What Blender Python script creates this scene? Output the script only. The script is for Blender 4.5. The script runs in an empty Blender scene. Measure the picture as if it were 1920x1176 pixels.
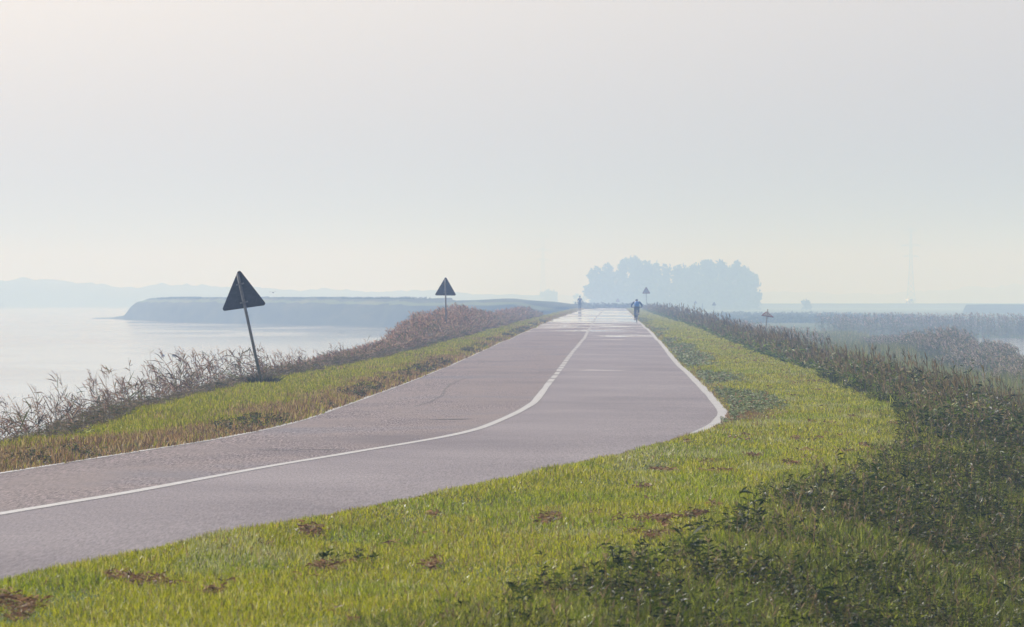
import bpy, bmesh, math, random
import numpy as np
from mathutils import Vector, Matrix

SC = bpy.context.scene
COL = SC.collection
R = math.radians
rng = np.random.default_rng(7)
random.seed(7)

# ------------------------------------------------------------------ camera
CAM_Z = 1.75
F = 10667.0                                   # focal length in pixels of a 1920 wide frame (200 mm)
cam = bpy.data.cameras.new('camera')
cam.sensor_width = 36.0
cam.lens = 200.0
cam.clip_start = 1.0
cam.clip_end = 20000.0
cam.dof.use_dof = True
cam.dof.focus_distance = 95.0
cam.dof.aperture_fstop = 15.0
cam_ob = bpy.data.objects.new('camera', cam)
COL.objects.link(cam_ob)
cam_ob.location = (0, 0, CAM_Z)
cam_ob.rotation_euler = (R(90) - math.atan(25 / F), 0, 0)
SC.camera = cam_ob
SC.render.resolution_x, SC.render.resolution_y = 1024, 627

# ------------------------------------------------------------------ sky and sun
SUN_EL, SUN_AZ = 34.0, -28.0                  # azimuth from +Y, negative to the left
world = bpy.data.worlds.new('World')
SC.world = world
world.use_nodes = True
wn = world.node_tree
sky = wn.nodes.new('ShaderNodeTexSky')
sky.sky_type = 'NISHITA'
sky.sun_disc = False
sky.sun_elevation = R(SUN_EL)
sky.sun_rotation = R(SUN_AZ)
sky.altitude = 0
sky.air_density = 1.0
sky.dust_density = 4.0
sky.ozone_density = 2.0
tint = wn.nodes.new('ShaderNodeMix'); tint.data_type = 'RGBA'; tint.blend_type = 'MULTIPLY'
tint.inputs[0].default_value = 1.0; tint.inputs[7].default_value = (1.145, 1.10, 1.085, 1)
hsv = wn.nodes.new('ShaderNodeHueSaturation'); hsv.inputs['Saturation'].default_value = 0.12
wn.links.new(sky.outputs[0], hsv.inputs['Color'])
wn.links.new(hsv.outputs[0], tint.inputs[6])
wn.links.new(tint.outputs[2], wn.nodes['Background'].inputs[0])
wn.nodes['Background'].inputs[1].default_value = 0.075

sl = bpy.data.lights.new('sun', 'SUN')
sl.energy = 4.5
sl.angle = R(0.5)
sl.color = (1.0, 0.965, 0.95)
sun = bpy.data.objects.new('sun', sl)
COL.objects.link(sun)
sdir = Vector((math.sin(R(SUN_AZ)) * math.cos(R(SUN_EL)), math.cos(R(SUN_AZ)) * math.cos(R(SUN_EL)), math.sin(R(SUN_EL))))
sun.rotation_euler = sdir.to_track_quat('Z', 'Y').to_euler()
sun.location = (0, 0, 60)

SC.view_settings.view_transform = 'Standard'
SC.view_settings.look = 'None'
SC.view_settings.gamma = 1.0
SC.view_settings.exposure = 0.2
SC.render.engine = 'CYCLES'
SC.cycles.volume_bounces = 1
SC.cycles.max_bounces = 8
SC.cycles.diffuse_bounces = 3
SC.cycles.transmission_bounces = 4
SC.cycles.use_denoising = True
SC.cycles.sample_clamp_indirect = 6.0

# ------------------------------------------------------------------ helpers
def tag(o, label=None, cat=None, group=None, kind=None):
    if label: o['label'] = label
    if cat: o['category'] = cat
    if group: o['group'] = group
    if kind: o['kind'] = kind
    return o

def empty(name, loc, rz=0.0):
    o = bpy.data.objects.new(name, None)
    o.empty_display_size = 0.3
    COL.objects.link(o)
    o.location = loc
    o.rotation_euler = (0, 0, rz)
    return o

def link_mesh(name, me, mat, parent=None):
    o = bpy.data.objects.new(name, me)
    COL.objects.link(o)
    if mat is not None: me.materials.append(mat)
    if parent is not None: o.parent = parent
    return o

def mesh_np(name, verts, quads, facecol=None, smooth=False):
    me = bpy.data.meshes.new(name)
    verts = np.asarray(verts, np.float32).reshape(-1, 3)
    quads = np.asarray(quads, np.int32).reshape(-1, 4)
    me.vertices.add(len(verts)); me.vertices.foreach_set('co', verts.ravel())
    me.loops.add(quads.size); me.loops.foreach_set('vertex_index', quads.ravel())
    me.polygons.add(len(quads))
    me.polygons.foreach_set('loop_start', np.arange(0, quads.size, 4, dtype=np.int32))
    me.polygons.foreach_set('loop_total', np.full(len(quads), 4, np.int32))
    if smooth: me.polygons.foreach_set('use_smooth', np.ones(len(quads), bool))
    me.update(calc_edges=True)
    if facecol is not None:
        a = me.attributes.new('tint', 'FLOAT_COLOR', 'FACE')
        c = np.ones((len(quads), 4), np.float32); c[:, :3] = facecol
        a.data.foreach_set('color', c.ravel())
    return me

def bm_obj(name, bm, mat, parent=None, smooth=False):
    me = bpy.data.meshes.new(name)
    bmesh.ops.recalc_face_normals(bm, faces=bm.faces)
    bm.to_mesh(me); bm.free()
    if smooth:
        for p in me.polygons: p.use_smooth = True
    return link_mesh(name, me, mat, parent)

def add_box(bm, c, s, rot=None):
    m = Matrix.Translation(c)
    if rot is not None: m = m @ rot
    m = m @ Matrix.Diagonal((s[0], s[1], s[2], 1))
    return bmesh.ops.create_cube(bm, size=1.0, matrix=m)

def add_bar(bm, a, b, r0, r1=None, seg=10):
    a, b = Vector(a), Vector(b)
    r1 = r0 if r1 is None else r1
    d = b - a
    m = Matrix.Translation((a + b) / 2) @ d.to_track_quat('Z', 'Y').to_matrix().to_4x4()
    bmesh.ops.create_cone(bm, cap_ends=True, segments=seg, radius1=r0, radius2=r1, depth=d.length, matrix=m)

def add_torus(bm, c, Rr, r, axis='X', n=28, k=8, a0=0.0, a1=2 * math.pi):
    full = abs(a1 - a0 - 2 * math.pi) < 1e-6
    rings = []
    for i in range(n if full else n + 1):
        a = a0 + (a1 - a0) * i / n
        ring = []
        for j in range(k):
            b = 2 * math.pi * j / k
            rr = Rr + r * math.cos(b)
            p = (r * math.sin(b), rr * math.cos(a), rr * math.sin(a))
            ring.append(bm.verts.new((c[0] + p[0], c[1] + p[1], c[2] + p[2])))
        rings.append(ring)
    m = len(rings)
    for i in range(m if full else m - 1):
        A, B = rings[i], rings[(i + 1) % m]
        for j in range(k):
            bm.faces.new((A[j], B[j], B[(j + 1) % k], A[(j + 1) % k]))

def add_ball(bm, c, s, sub=2, rot=None):
    m = Matrix.Translation(c)
    if rot is not None: m = m @ rot
    m = m @ Matrix.Diagonal((s[0], s[1], s[2], 1))
    bmesh.ops.create_icosphere(bm, subdivisions=sub, radius=1.0, matrix=m)

# ------------------------------------------------------------------ materials
def new_mat(name):
    m = bpy.data.materials.new(name); m.use_nodes = True
    nt = m.node_tree
    return m, nt, nt.nodes['Principled BSDF']

def N(nt, t, **kw):
    n = nt.nodes.new(t)
    for k, v in kw.items():
        if k.startswith('i_'):
            key = k[2:]
            n.inputs[int(key) if key.isdigit() else key].default_value = v
        else: setattr(n, k, v)
    return n

def ramp(nt, fac, stops):
    r = nt.nodes.new('ShaderNodeValToRGB')
    e = r.color_ramp.elements
    while len(e) < len(stops): e.new(0.5)
    for i, (p, c) in enumerate(stops):
        e[i].position = p; e[i].color = c if len(c) == 4 else (*c, 1)
    nt.links.new(fac, r.inputs[0])
    return r

def coords(nt, scale):
    g = nt.nodes.new('ShaderNodeNewGeometry')
    m = nt.nodes.new('ShaderNodeMapping'); m.inputs['Scale'].default_value = scale
    nt.links.new(g.outputs['Position'], m.inputs[0])
    return m.outputs[0]

def noise(nt, scale3, sc=1.0, detail=4.0, rough=0.55):
    n = N(nt, 'ShaderNodeTexNoise'); n.inputs['Scale'].default_value = sc
    n.inputs['Detail'].default_value = detail; n.inputs['Roughness'].default_value = rough
    nt.links.new(coords(nt, scale3), n.inputs['Vector'])
    return n.outputs['Fac']

def simple(name, col, rough=0.6, metal=0.0, var=0.25, sc=9.0, bump=0.0):
    m, nt, p = new_mat(name)
    f = noise(nt, (sc, sc, sc))
    lo = tuple(c * (1 - var) for c in col); hi = tuple(min(1, c * (1 + var)) for c in col)
    r = ramp(nt, f, [(0.3, lo), (0.7, hi)])
    nt.links.new(r.outputs[0], p.inputs['Base Color'])
    p.inputs['Roughness'].default_value = rough
    p.inputs['Metallic'].default_value = metal
    if bump:
        b = N(nt, 'ShaderNodeBump'); b.inputs['Strength'].default_value = bump; b.inputs['Distance'].default_value = 0.01
        nt.links.new(f, b.inputs['Height']); nt.links.new(b.outputs[0], p.inputs['Normal'])
    return m

def leaf_mat(name, trans=0.45, rough=0.45, spec=0.35):
    m, nt, p = new_mat(name)
    a = N(nt, 'ShaderNodeAttribute', attribute_name='tint')
    t = N(nt, 'ShaderNodeBsdfTranslucent')
    mx = N(nt, 'ShaderNodeMixShader'); mx.inputs[0].default_value = trans
    nt.links.new(a.outputs['Color'], p.inputs['Base Color'])
    nt.links.new(a.outputs['Color'], t.inputs['Color'])
    p.inputs['Roughness'].default_value = rough
    p.inputs['Specular IOR Level'].default_value = spec
    nt.links.new(p.outputs[0], mx.inputs[1]); nt.links.new(t.outputs[0], mx.inputs[2])
    nt.links.new(mx.outputs[0], nt.nodes['Material Output'].inputs['Surface'])
    return m

M_GRASS = leaf_mat('grass_blades', 0.5, 0.4, 0.35)
M_WEED = leaf_mat('weed_leaves', 0.34, 0.55, 0.2)
M_REED = leaf_mat('dry_reed', 0.3, 0.6, 0.2)
M_CROWN = leaf_mat('tree_leaves', 0.25, 0.6, 0.2)

# ------------------------------------------------------------------ the lie of the land
# (Y, left line, centre line, right line) in metres
TAB = np.array([
    [-60, -17.6, -17.1 + 0.0, -14.6], [0, -11.9, -10.2, -7.4], [30, -8.30, -6.20, -3.75], [36.8, -7.50, -5.40, -2.85],
    [46.6, -6.45, -4.19, -1.30], [51.6, -5.98, -3.50, -0.52], [58.5, -5.27, -2.72, 0.50], [60.6, -5.06, -2.47, 0.78],
    [63.3, -4.78, -2.10, 1.12], [66.4, -4.47, -1.70, 1.50], [70.3, -4.05, -1.17, 1.96], [73.5, -3.74, -0.785, 2.27],
    [77.3, -3.47, -0.449, 2.60], [81.5, -3.24, -0.237, 2.92], [85.5, -3.08, -0.05, 3.16], [89.7, -2.99, 0.126, 3.36],
    [97.2, -2.82, 0.38, 3.54], [108.5, -2.59, 0.58, 3.77], [121.2, -2.31, 0.80, 4.0], [136.2, -2.02, 1.09, 4.27],
    [158, -1.66, 1.45, 4.64], [188.4, -1.12, 2.01, 5.2], [200, -0.86, 2.27, 5.42], [234, -0.18, 2.96, 6.0],
    [293, 0.88, 3.96, 7.07], [333, 1.55, 4.65, 7.72], [444, 3.37, 6.5, 9.65], [688, 7.87, 10.97, 14.1],
    [924, 12.1, 15.2, 18.3], [1100, 15.2, 18.3, 21.4], [1300, 18, 21.2, 24.4], [7000, 100, 103, 106]])
TAB[0, 1:] = (-19.5, -17.8, -15.0)
ZT = np.array([[-60, 0], [150, 0], [175, .02], [200, .08], [234, .17], [293, .23], [333, .28], [444, .34], [688, .42],
               [924, .45], [980, .42], [1060, .15], [1300, -1.6], [1400, -2.0], [7000, -2.0]])

def smooth_interp(Y, xs, ys):
    # light smoothing of the piecewise linear table
    w = np.clip(np.asarray(Y, float) * 0.02, 0.6, 12)
    return (np.interp(Y, xs, ys) * 2 + np.interp(Y - w, xs, ys) + np.interp(Y + w, xs, ys)) / 4
def XL(Y): return smooth_interp(Y, TAB[:, 0], TAB[:, 1])
def XC(Y): return smooth_interp(Y, TAB[:, 0], TAB[:, 2])
def XR(Y): return smooth_interp(Y, TAB[:, 0], TAB[:, 3])
def ZR(Y):
    Y = np.asarray(Y, float)
    a = np.interp(Y, [90, 160, 260, 500, 900, 1000], [0, .010, .022, .045, .03, 0])
    u = np.sin(Y * 2 * np.pi / 43 + 1.0) * .5 + np.sin(Y * 2 * np.pi / 27.3) * .32 + np.sin(Y * 2 * np.pi / 71 + 2) * .6
    return smooth_interp(Y, ZT[:, 0], ZT[:, 1]) + a * u
def UR(Y):   # width of the mown right verge
    B = np.array([[0, 3.4], [30, 3.5], [34.8, 3.75], [38.3, 4.1], [47.6, 3.4], [54, 3.2], [63.5, 3.3], [75.9, 2.9], [105, 2.8],
                  [135, 2.95], [167, 2.8], [208, 2.65], [242, 2.5], [309, 2.6], [454, 2.2], [700, 2.0], [7000, 2]])
    return np.interp(Y, B[:, 0], B[:, 1])
def UL(Y):
    return np.interp(Y, [0, 60, 70, 86, 114, 128, 167, 254, 420, 7000], [1.4, 1.4, 1.75, 2.75, 3.1, 2.9, 2.4, 1.8, 1.5, 1.5])
def XW(Y):   # shoreline of the right hand pool
    base = np.interp(Y, [0, 100, 165, 200, 250, 340, 450, 560, 7000], [19, 18.5, 19.5, 21, 23.3, 26.8, 29, 33, 33])
    return base + np.sin(Y * .11) * .7 + np.sin(Y * .31 + 1) * .35

def vnoise(x, y, s, seed=0):
    x = np.asarray(x, float) / s; y = np.asarray(y, float) / s
    xi = np.floor(x).astype(np.int64); yi = np.floor(y).astype(np.int64)
    fx = x - xi; fy = y - yi
    fx = fx * fx * (3 - 2 * fx); fy = fy * fy * (3 - 2 * fy)
    def h(a, b):
        n = (a * 374761393 + b * 668265263 + seed * 974634777) & 0x7fffffff
        n = ((n ^ (n >> 13)) * 1274126177) & 0x7fffffff
        return ((n ^ (n >> 16)) & 0xffff) / 65535.0
    return (h(xi, yi) * (1 - fx) + h(xi + 1, yi) * fx) * (1 - fy) + (h(xi, yi + 1) * (1 - fx) + h(xi + 1, yi + 1) * fx) * fy

def ground_z(X, Y):
    X = np.asarray(X, float); Y = np.asarray(Y, float)
    zr = ZR(Y); xl, xr = XL(Y), XR(Y)
    ur = X - xr; ul = xl - X
    b = UR(Y); bl = UL(Y)
    marsh = -2.05 + 0.12 * (vnoise(X, Y, 6, 3) - .5)
    # right side
    e = np.maximum(ur - b, 0)
    hump = .085 * np.exp(-((ur - .5) / .34) ** 2) * np.clip((78 - Y) / 8, 0, 1)
    drop = np.interp(e, [0, .8, 2.6, 5, 7.5], [0, .10, .72, 1.5, 2.05])
    zright = np.maximum(zr - .055 + .07 * np.clip(ur / .35, 0, 1) + .05 * np.clip(ur, 0, 1) * (vnoise(X, Y, 1.7, 5) - .3) - drop * (2.05 + zr) / 2.05, -2.3)
    zright = np.where(e > 7.5, marsh, zright) + hump
    pool_or_mirage = np.clip((X - XW(Y)) / 2.0, 0, 1) * np.clip((590 + 25 * np.sin(X * .05) - Y) / 12, 0, 1)
    zright = zright * (1 - pool_or_mirage) + (-2.9) * pool_or_mirage
    # left side
    e2 = np.maximum(ul - bl, 0)
    dl = np.interp(e2, [0, .8, 3.2, 4.6, 9], [0, .25, 1.75, 2.4, 3.0])
    zleft = zr - .055 + .07 * np.clip(ul / .35, 0, 1) + .05 * np.clip(ul, 0, 1) * (vnoise(X, Y, 1.3, 9) - .3) - dl
    far = np.clip((Y - 960) / 60, 0, 1) * np.clip((X + 30) / 15, 0, 1)
    zleft = np.maximum(zleft, -3.0) * (1 - far) + np.maximum(zleft, -1.9) * far
    z = np.where(ur > 0, zright, np.where(ul > 0, zleft, zr - .06))
    return z

# ------------------------------------------------------------------ ground sheet
Ys = [-45.0]
while Ys[-1] < 6300:
    Ys.append(Ys[-1] + max(1.5, (Ys[-1]) * 0.012))
Ys = np.array(Ys)
ru = np.array([0.0, .02, .25, .5, .8, 1.2, 1.7, 2.2, 2.6, 3, 3.4, 3.8, 4.3, 5, 5.6, 6.4, 7.2, 8, 9, 10, 11, 12.5, 14, 16, 18, 20, 22, 24, 26, 28, 30, 33, 36, 42, 50, 70, 110, 180, 300, 480, 800])
lu = np.array([0.0, .02, .25, .5, .8, 1.2, 1.6, 2, 2.4, 2.8, 3.2, 3.8, 4.6, 5.4, 6.4, 7.5, 9, 12, 20, 40, 80, 160, 320, 560, 800])
rows = []
for Y in Ys:
    xs = np.concatenate([(XL(Y) - lu[::-1]), (XR(Y) + ru)])
    rows.append(np.stack([xs, np.full_like(xs, Y), ground_z(xs, np.full_like(xs, Y))], 1))
G = np.array(rows)
ny, nx = G.shape[:2]
def grid_quads(ny, nx):
    i = np.arange(ny - 1)[:, None] * nx + np.arange(nx - 1)[None, :]
    return np.stack([i, i + 1, i + nx + 1, i + nx], -1).reshape(-1, 4)

def make_ground_mat():
    m, nt, p = new_mat('soil_and_turf')
    f = noise(nt, (.9, .35, .9), 1.0, 6)
    r = ramp(nt, f, [(.25, (.045, .04, .018)), (.45, (.06, .085, .018)), (.6, (.085, .12, .02)), (.8, (.12, .105, .045))])
    f2 = noise(nt, (.02, .006, .02), 1.0, 4)
    r2 = ramp(nt, f2, [(.35, (.7, .9, .7)), (.65, (1.2, 1.05, 1.0))])
    mx = N(nt, 'ShaderNodeMix', data_type='RGBA', blend_type='MULTIPLY'); mx.inputs[0].default_value = 1
    nt.links.new(r.outputs[0], mx.inputs[6]); nt.links.new(r2.outputs[0], mx.inputs[7])
    nt.links.new(mx.outputs[2], p.inputs['Base Color'])
    p.inputs['Roughness'].default_value = .95
    p.inputs['Specular IOR Level'].default_value = .1
    return m
M_GROUND = make_ground_mat()
g = link_mesh('ground', mesh_np('ground', G, grid_quads(ny, nx), smooth=True), M_GROUND)
tag(g, kind='structure')

# ------------------------------------------------------------------ water
def make_water_mat():
    m, nt, p = new_mat('still_water')
    p.inputs['Base Color'].default_value = (.20, .21, .20, 1)
    p.inputs['Roughness'].default_value = .06
    p.inputs['IOR'].default_value = 1.333
    f = noise(nt, (.05, .012, .05), 1.0, 3)
    rr = ramp(nt, f, [(.45, (.06, .06, .06)), (.62, (.10, .10, .10))])
    nt.links.new(rr.outputs[0], p.inputs['Roughness'])
    w = noise(nt, (1.2, 2.2, 1), 1.0, 3)
    b = N(nt, 'ShaderNodeBump'); b.inputs['Strength'].default_value = .02; b.inputs['Distance'].default_value = .006
    nt.links.new(w, b.inputs['Height']); nt.links.new(b.outputs[0], p.inputs['Normal'])
    return m
M_WATER = make_water_mat()
bm = bmesh.new()
vs = [bm.verts.new(c) for c in ((-790, -45, -2.25), (790, -45, -2.25), (790, 6300, -2.25), (-790, 6300, -2.25))]
bm.faces.new(vs)
tag(bm_obj('water', bm, M_WATER), kind='structure')

# ------------------------------------------------------------------ road
def make_road_mat():
    m, nt, p = new_mat('asphalt')
    L = nt.links
    at = N(nt, 'ShaderNodeAttribute', attribute_name='lane')        # metres from the centre line, negative = left lane
    lane = at.outputs['Fac']
    geo = nt.nodes.new('ShaderNodeNewGeometry')
    sep = N(nt, 'ShaderNodeSeparateXYZ'); L.new(geo.outputs['Position'], sep.inputs[0])
    isleft = N(nt, 'ShaderNodeMapRange', i_1=-.12, i_2=.02, i_3=1.0, i_4=0.0); L.new(lane, isleft.inputs[0])
    fine = noise(nt, (60, 3.2, 20), 1.0, 5, .8)
    stone = noise(nt, (42, 2.0, 14), 1.0, 6, .85)
    worn = noise(nt, (.9, .10, .5), 1.0, 5, .65)
    band = noise(nt, (.22, .12, .2), 1.0, 4, .6)
    wide = noise(nt, (.5, .03, .3), 1.0, 3, .6)
    right = ramp(nt, band, [(.3, (.165, .147, .162)), (.7, (.245, .222, .236))])
    fr = ramp(nt, fine, [(.3, (.50, .50, .51)), (.7, (1.50, 1.49, 1.50))])
    mr = N(nt, 'ShaderNodeMix', data_type='RGBA', blend_type='MULTIPLY'); mr.inputs[0].default_value = .9
    L.new(right.outputs[0], mr.inputs[6]); L.new(fr.outputs[0], mr.inputs[7])
    leftc = ramp(nt, band, [(.28, (.135, .115, .125)), (.5, (.205, .170, .168)), (.72, (.155, .145, .165))])
    fl = ramp(nt, stone, [(.38, (.10, .10, .13)), (.5, (.92, .92, .95)), (.64, (2.0, 1.97, 2.0))])
    ml = N(nt, 'ShaderNodeMix', data_type='RGBA', blend_type='MULTIPLY'); ml.inputs[0].default_value = .85
    wf = ramp(nt, worn, [(.40, (.25, .25, .25)), (.6, (1, 1, 1))]); L.new(wf.outputs[0], ml.inputs[0])
    L.new(leftc.outputs[0], ml.inputs[6]); L.new(fl.outputs[0], ml.inputs[7])
    mx = N(nt, 'ShaderNodeMix', data_type='RGBA')
    L.new(isleft.outputs[0], mx.inputs[0]); L.new(mr.outputs[2], mx.inputs[6]); L.new(ml.outputs[2], mx.inputs[7])
    L.new(mx.outputs[2], p.inputs['Base Color'])
    # heat mirage put into the surface: glossy, mirror-like streaks far down the road
    pool_or_mirage = noise(nt, (.10, .055, .1), 1.0, 5, .65)
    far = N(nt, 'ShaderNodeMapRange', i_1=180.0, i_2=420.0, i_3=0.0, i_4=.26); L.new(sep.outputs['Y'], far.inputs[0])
    add = N(nt, 'ShaderNodeMath', operation='ADD'); L.new(pool_or_mirage, add.inputs[0]); L.new(far.outputs[0], add.inputs[1])
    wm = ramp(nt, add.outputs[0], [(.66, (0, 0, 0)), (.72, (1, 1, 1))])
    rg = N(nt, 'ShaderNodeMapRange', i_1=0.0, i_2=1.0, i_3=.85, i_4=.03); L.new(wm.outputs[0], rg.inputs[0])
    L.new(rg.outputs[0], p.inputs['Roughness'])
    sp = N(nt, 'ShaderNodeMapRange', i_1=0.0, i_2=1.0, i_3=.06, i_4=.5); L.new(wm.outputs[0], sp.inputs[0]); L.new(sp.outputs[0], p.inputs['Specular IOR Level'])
    bs = N(nt, 'ShaderNodeMapRange', i_1=0.0, i_2=1.0, i_3=.25, i_4=0.0); L.new(wm.outputs[0], bs.inputs[0])
    hh = N(nt, 'ShaderNodeMath', operation='MULTIPLY'); L.new(stone, hh.inputs[0]); L.new(isleft.outputs[0], hh.inputs[1])
    ha = N(nt, 'ShaderNodeMath', operation='ADD'); L.new(hh.outputs[0], ha.inputs[0]); L.new(fine, ha.inputs[1])
    b = N(nt, 'ShaderNodeBump'); b.inputs['Distance'].default_value = .006
    L.new(bs.outputs[0], b.inputs['Strength']); L.new(ha.outputs[0], b.inputs['Height']); L.new(b.outputs[0], p.inputs['Normal'])
    return m

rY = [-44.0]
while rY[-1] < 1180: rY.append(rY[-1] + (1.0 if rY[-1] < 200 else 3.0))
rY = np.array(rY)
fr = np.array([-1, -.75, -.5, -.25, -.02, .02, .25, .5, .75, 1])
RV, LANE = [], []
for Y in rY:
    a, c, b = XL(Y) - .14, XC(Y), XR(Y) + .16
    ea = .05 * (vnoise(Y, 0, .9, 2) - .5); eb = .06 * (vnoise(Y, 0, 1.1, 4) - .5)
    for k in fr:
        x = c + (c - a + ea) * k if k < 0 else c + (b + eb - c) * k
        RV.append((x, Y, float(ZR(Y)) - .035 * abs(k) ** 2)); LANE.append(x - c)
me = mesh_np('road', RV, grid_quads(len(rY), len(fr)), smooth=True)
la = me.attributes.new('lane', 'FLOAT', 'POINT'); la.data.foreach_set('value', np.array(LANE, np.float32))
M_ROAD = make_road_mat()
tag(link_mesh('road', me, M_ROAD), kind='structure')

def road_z(x, Y):
    c = XC(Y); k = np.where(x < c, (x - c) / (XL(Y) - .14 - c), (x - c) / (XR(Y) + .16 - c))
    return ZR(Y) - .035 * k ** 2

def make_paint():
    m, nt, p = new_mat('worn_road_paint')
    f = noise(nt, (9, 3, 9), 1.0, 5, .7)
    r = ramp(nt, f, [(.30, (.20, .195, .20)), (.46, (.26, .26, .27)), (.72, (.335, .335, .345))])
    nt.links.new(r.outputs[0], p.inputs['Base Color'])
    p.inputs['Roughness'].default_value = .6
    return m
M_PAINT = make_paint()

def line_mesh(name, xf, w, spans, seed, label, cat=None):
    V, Q = [], []
    for (a, b) in spans:
        n = max(2, int((b - a) / (1.0 if b < 260 else 2.5)) + 1)
        yy = np.linspace(a, b, n)
        x = xf(yy)
        ww = w * (1 + .22 * (vnoise(yy, 0, 2.3, seed) - .5)) / 2
        off = len(V)
        for j in range(n):
            for s in (-1, 1):
                xx = x[j] + s * ww[j]
                V.append((xx, yy[j], float(road_z(xx, yy[j])) + .004))
        for j in range(n - 1):
            k = off + 2 * j
            Q.append((k, k + 1, k + 3, k + 2))
    o = link_mesh(name, mesh_np(name, V, Q), M_PAINT)
    tag(o, label, cat, kind='structure')
    return o

dash = [(-40, 121.0)]
y = 121.9
while y < 900:
    dash.append((y, y + 4.1)); y += 5.8
line_mesh('road_marking', XC, .125, dash, 11, 'white centre line, solid in the bend and dashed beyond it', 'road marking')
# left edge line with worn gaps
sp, y = [], -40
while y < 900:
    ln = random.uniform(25, 60) if y < 170 else random.uniform(10, 26)
    sp.append((y, y + ln)); y += ln + (random.uniform(.5, 1.2) if y < 170 else random.uniform(1.2, 4))
line_mesh('road_marking', lambda Y: XL(Y) + .0, .11, sp, 12, 'white edge line along the left verge', 'road marking')
line_mesh('road_marking', lambda Y: XR(Y) - .02, .165, [(-40, 900)], 13, 'white edge line along the right verge', 'road marking')

M_TAR = simple('crack_tar', (.075, .068, .072), .9, 0, .2, 30)  # dark tar colour of the cracks
def crack(pts, w, seed, label):
    pts = np.array(pts, float); rs = np.random.default_rng(seed)
    t = np.linspace(0, len(pts) - 1, len(pts) * 14)
    x = np.interp(t, range(len(pts)), pts[:, 0]) + rs.normal(0, .012, len(t)); y = np.interp(t, range(len(pts)), pts[:, 1])
    ww = w * rs.uniform(.4, 1.4, len(t)) / 2
    V = []
    for i in range(len(t)):
        for s_ in (-1, 1): V.append((x[i] + s_ * ww[i], y[i], float(road_z(x[i] + s_ * ww[i], y[i])) + .0045))
    tag(link_mesh('crack', mesh_np('crack', V, grid_quads(len(t), 2)), M_TAR), label, 'crack', kind='structure')
crack([(-1.05, 128), (-1.31, 119), (-1.33, 111.8), (-1.28, 105.5), (-1.34, 103), (-1.40, 98.8), (-1.62, 94)], .022, 3, 'winding crack in the old asphalt of the left lane')
crack([(-1.2, 83.6), (-.95, 83.4), (-.75, 83.9)], .35, 5, 'short dark crack in the left lane before the bend')
crack([(-3.05, 66.8), (-2.6, 66.5), (-2.3, 66.7), (-2.0, 66.4)], .22, 6, 'ragged dark crack beside the centre line in the bend')

# ------------------------------------------------------------------ ribbons: blades, leaves, stems
class Ribbons:
    def __init__(self): self.V, self.C, self.n = [], [], 0
    def add(self, P, D, droop, w, col, prof=(.75, 1.0, .12), side=None):
        """P base (n,3), D vector of the whole leaf (n,3), droop drop of the tip, w width (n), col (n,3)"""
        P = np.asarray(P, float); D = np.asarray(D, float); n = len(P)
        if n == 0: return
        droop = np.broadcast_to(droop, (n,)); w = np.broadcast_to(w, (n,))
        if side is None:
            rv = rng.normal(size=(n, 3)); rv[:, 2] *= .3
            side = np.cross(D, rv)
        side = side / (np.linalg.norm(side, axis=1, keepdims=True) + 1e-9)
        pts = []
        for t, k in ((0, prof[0]), (.5, prof[1]), (1, prof[2])):
            c = P + D * t; c[:, 2] -= droop * t * t
            pts.append(c - side * (w * k / 2)[:, None]); pts.append(c + side * (w * k / 2)[:, None])
        self.V.append(np.stack(pts, 1).reshape(-1, 3).astype(np.float32))
        self.C.append(np.repeat(np.asarray(col, np.float32), 2, 0))
        self.n += n
    def build(self, name, mat, parent=None):
        V = np.concatenate(self.V); C = np.clip(np.concatenate(self.C), .002, .9)
        b = np.arange(self.n)[:, None] * 6
        Q = np.stack([b + [0, 1, 3, 2], b + [2, 3, 5, 4]], 1).reshape(-1, 4)
        return link_mesh(name, mesh_np(name, V, Q, C), mat, parent)

def pal(n, cols, probs=None, jit=.18):
    cols = np.array(cols, float)
    i = rng.choice(len(cols), n, p=probs)
    return cols[i] * (1 + rng.normal(0, jit, (n, 1))).clip(.45, 1.7)

def up_dirs(n, h, lean, wind=(0, 0)):
    a = rng.uniform(0, 2 * np.pi, n); l = np.abs(rng.normal(0, lean, n))
    D = np.stack([np.cos(a) * l + wind[0], np.sin(a) * l + wind[1], np.ones(n)], 1)
    D /= np.linalg.norm(D, axis=1, keepdims=True)
    return D * np.asarray(h)[:, None]

def sample_strip(y0, y1, rho, xa, xb):
    """points (X, Y) with density rho(Y) per m2 between X=xa(Y) and X=xb(Y), kept near the view"""
    yy = np.linspace(y0, y1, 400)
    wid = np.maximum(xb(yy) - xa(yy), 0)
    dens = rho(yy) * wid
    cum = np.concatenate([[0], np.cumsum((dens[1:] + dens[:-1]) / 2 * np.diff(yy))])
    n = int(cum[-1])
    Y = np.interp(rng.uniform(0, cum[-1], n), cum, yy)
    X = xa(Y) + rng.uniform(0, 1, n) * (xb(Y) - xa(Y))
    return X, Y
def view_r(Y): return .0925 * Y + .9
def view_l(Y): return -.0925 * Y - .9
def lod(Y, p=.75, ref=36.0): return np.maximum(Y / ref, .9) ** p

GREENS = [(.31, .33, .008), (.41, .40, .015), (.18, .22, .01), (.48, .43, .09), (.06, .085, .01)]
DRY = [(.30, .22, .10), (.24, .15, .07), (.17, .10, .05)]

def clump_mask(X, Y, s, seed, thr, soft=.1):
    return np.clip((vnoise(X, Y * .5, s, seed) - thr) / soft, 0, 1)

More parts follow.
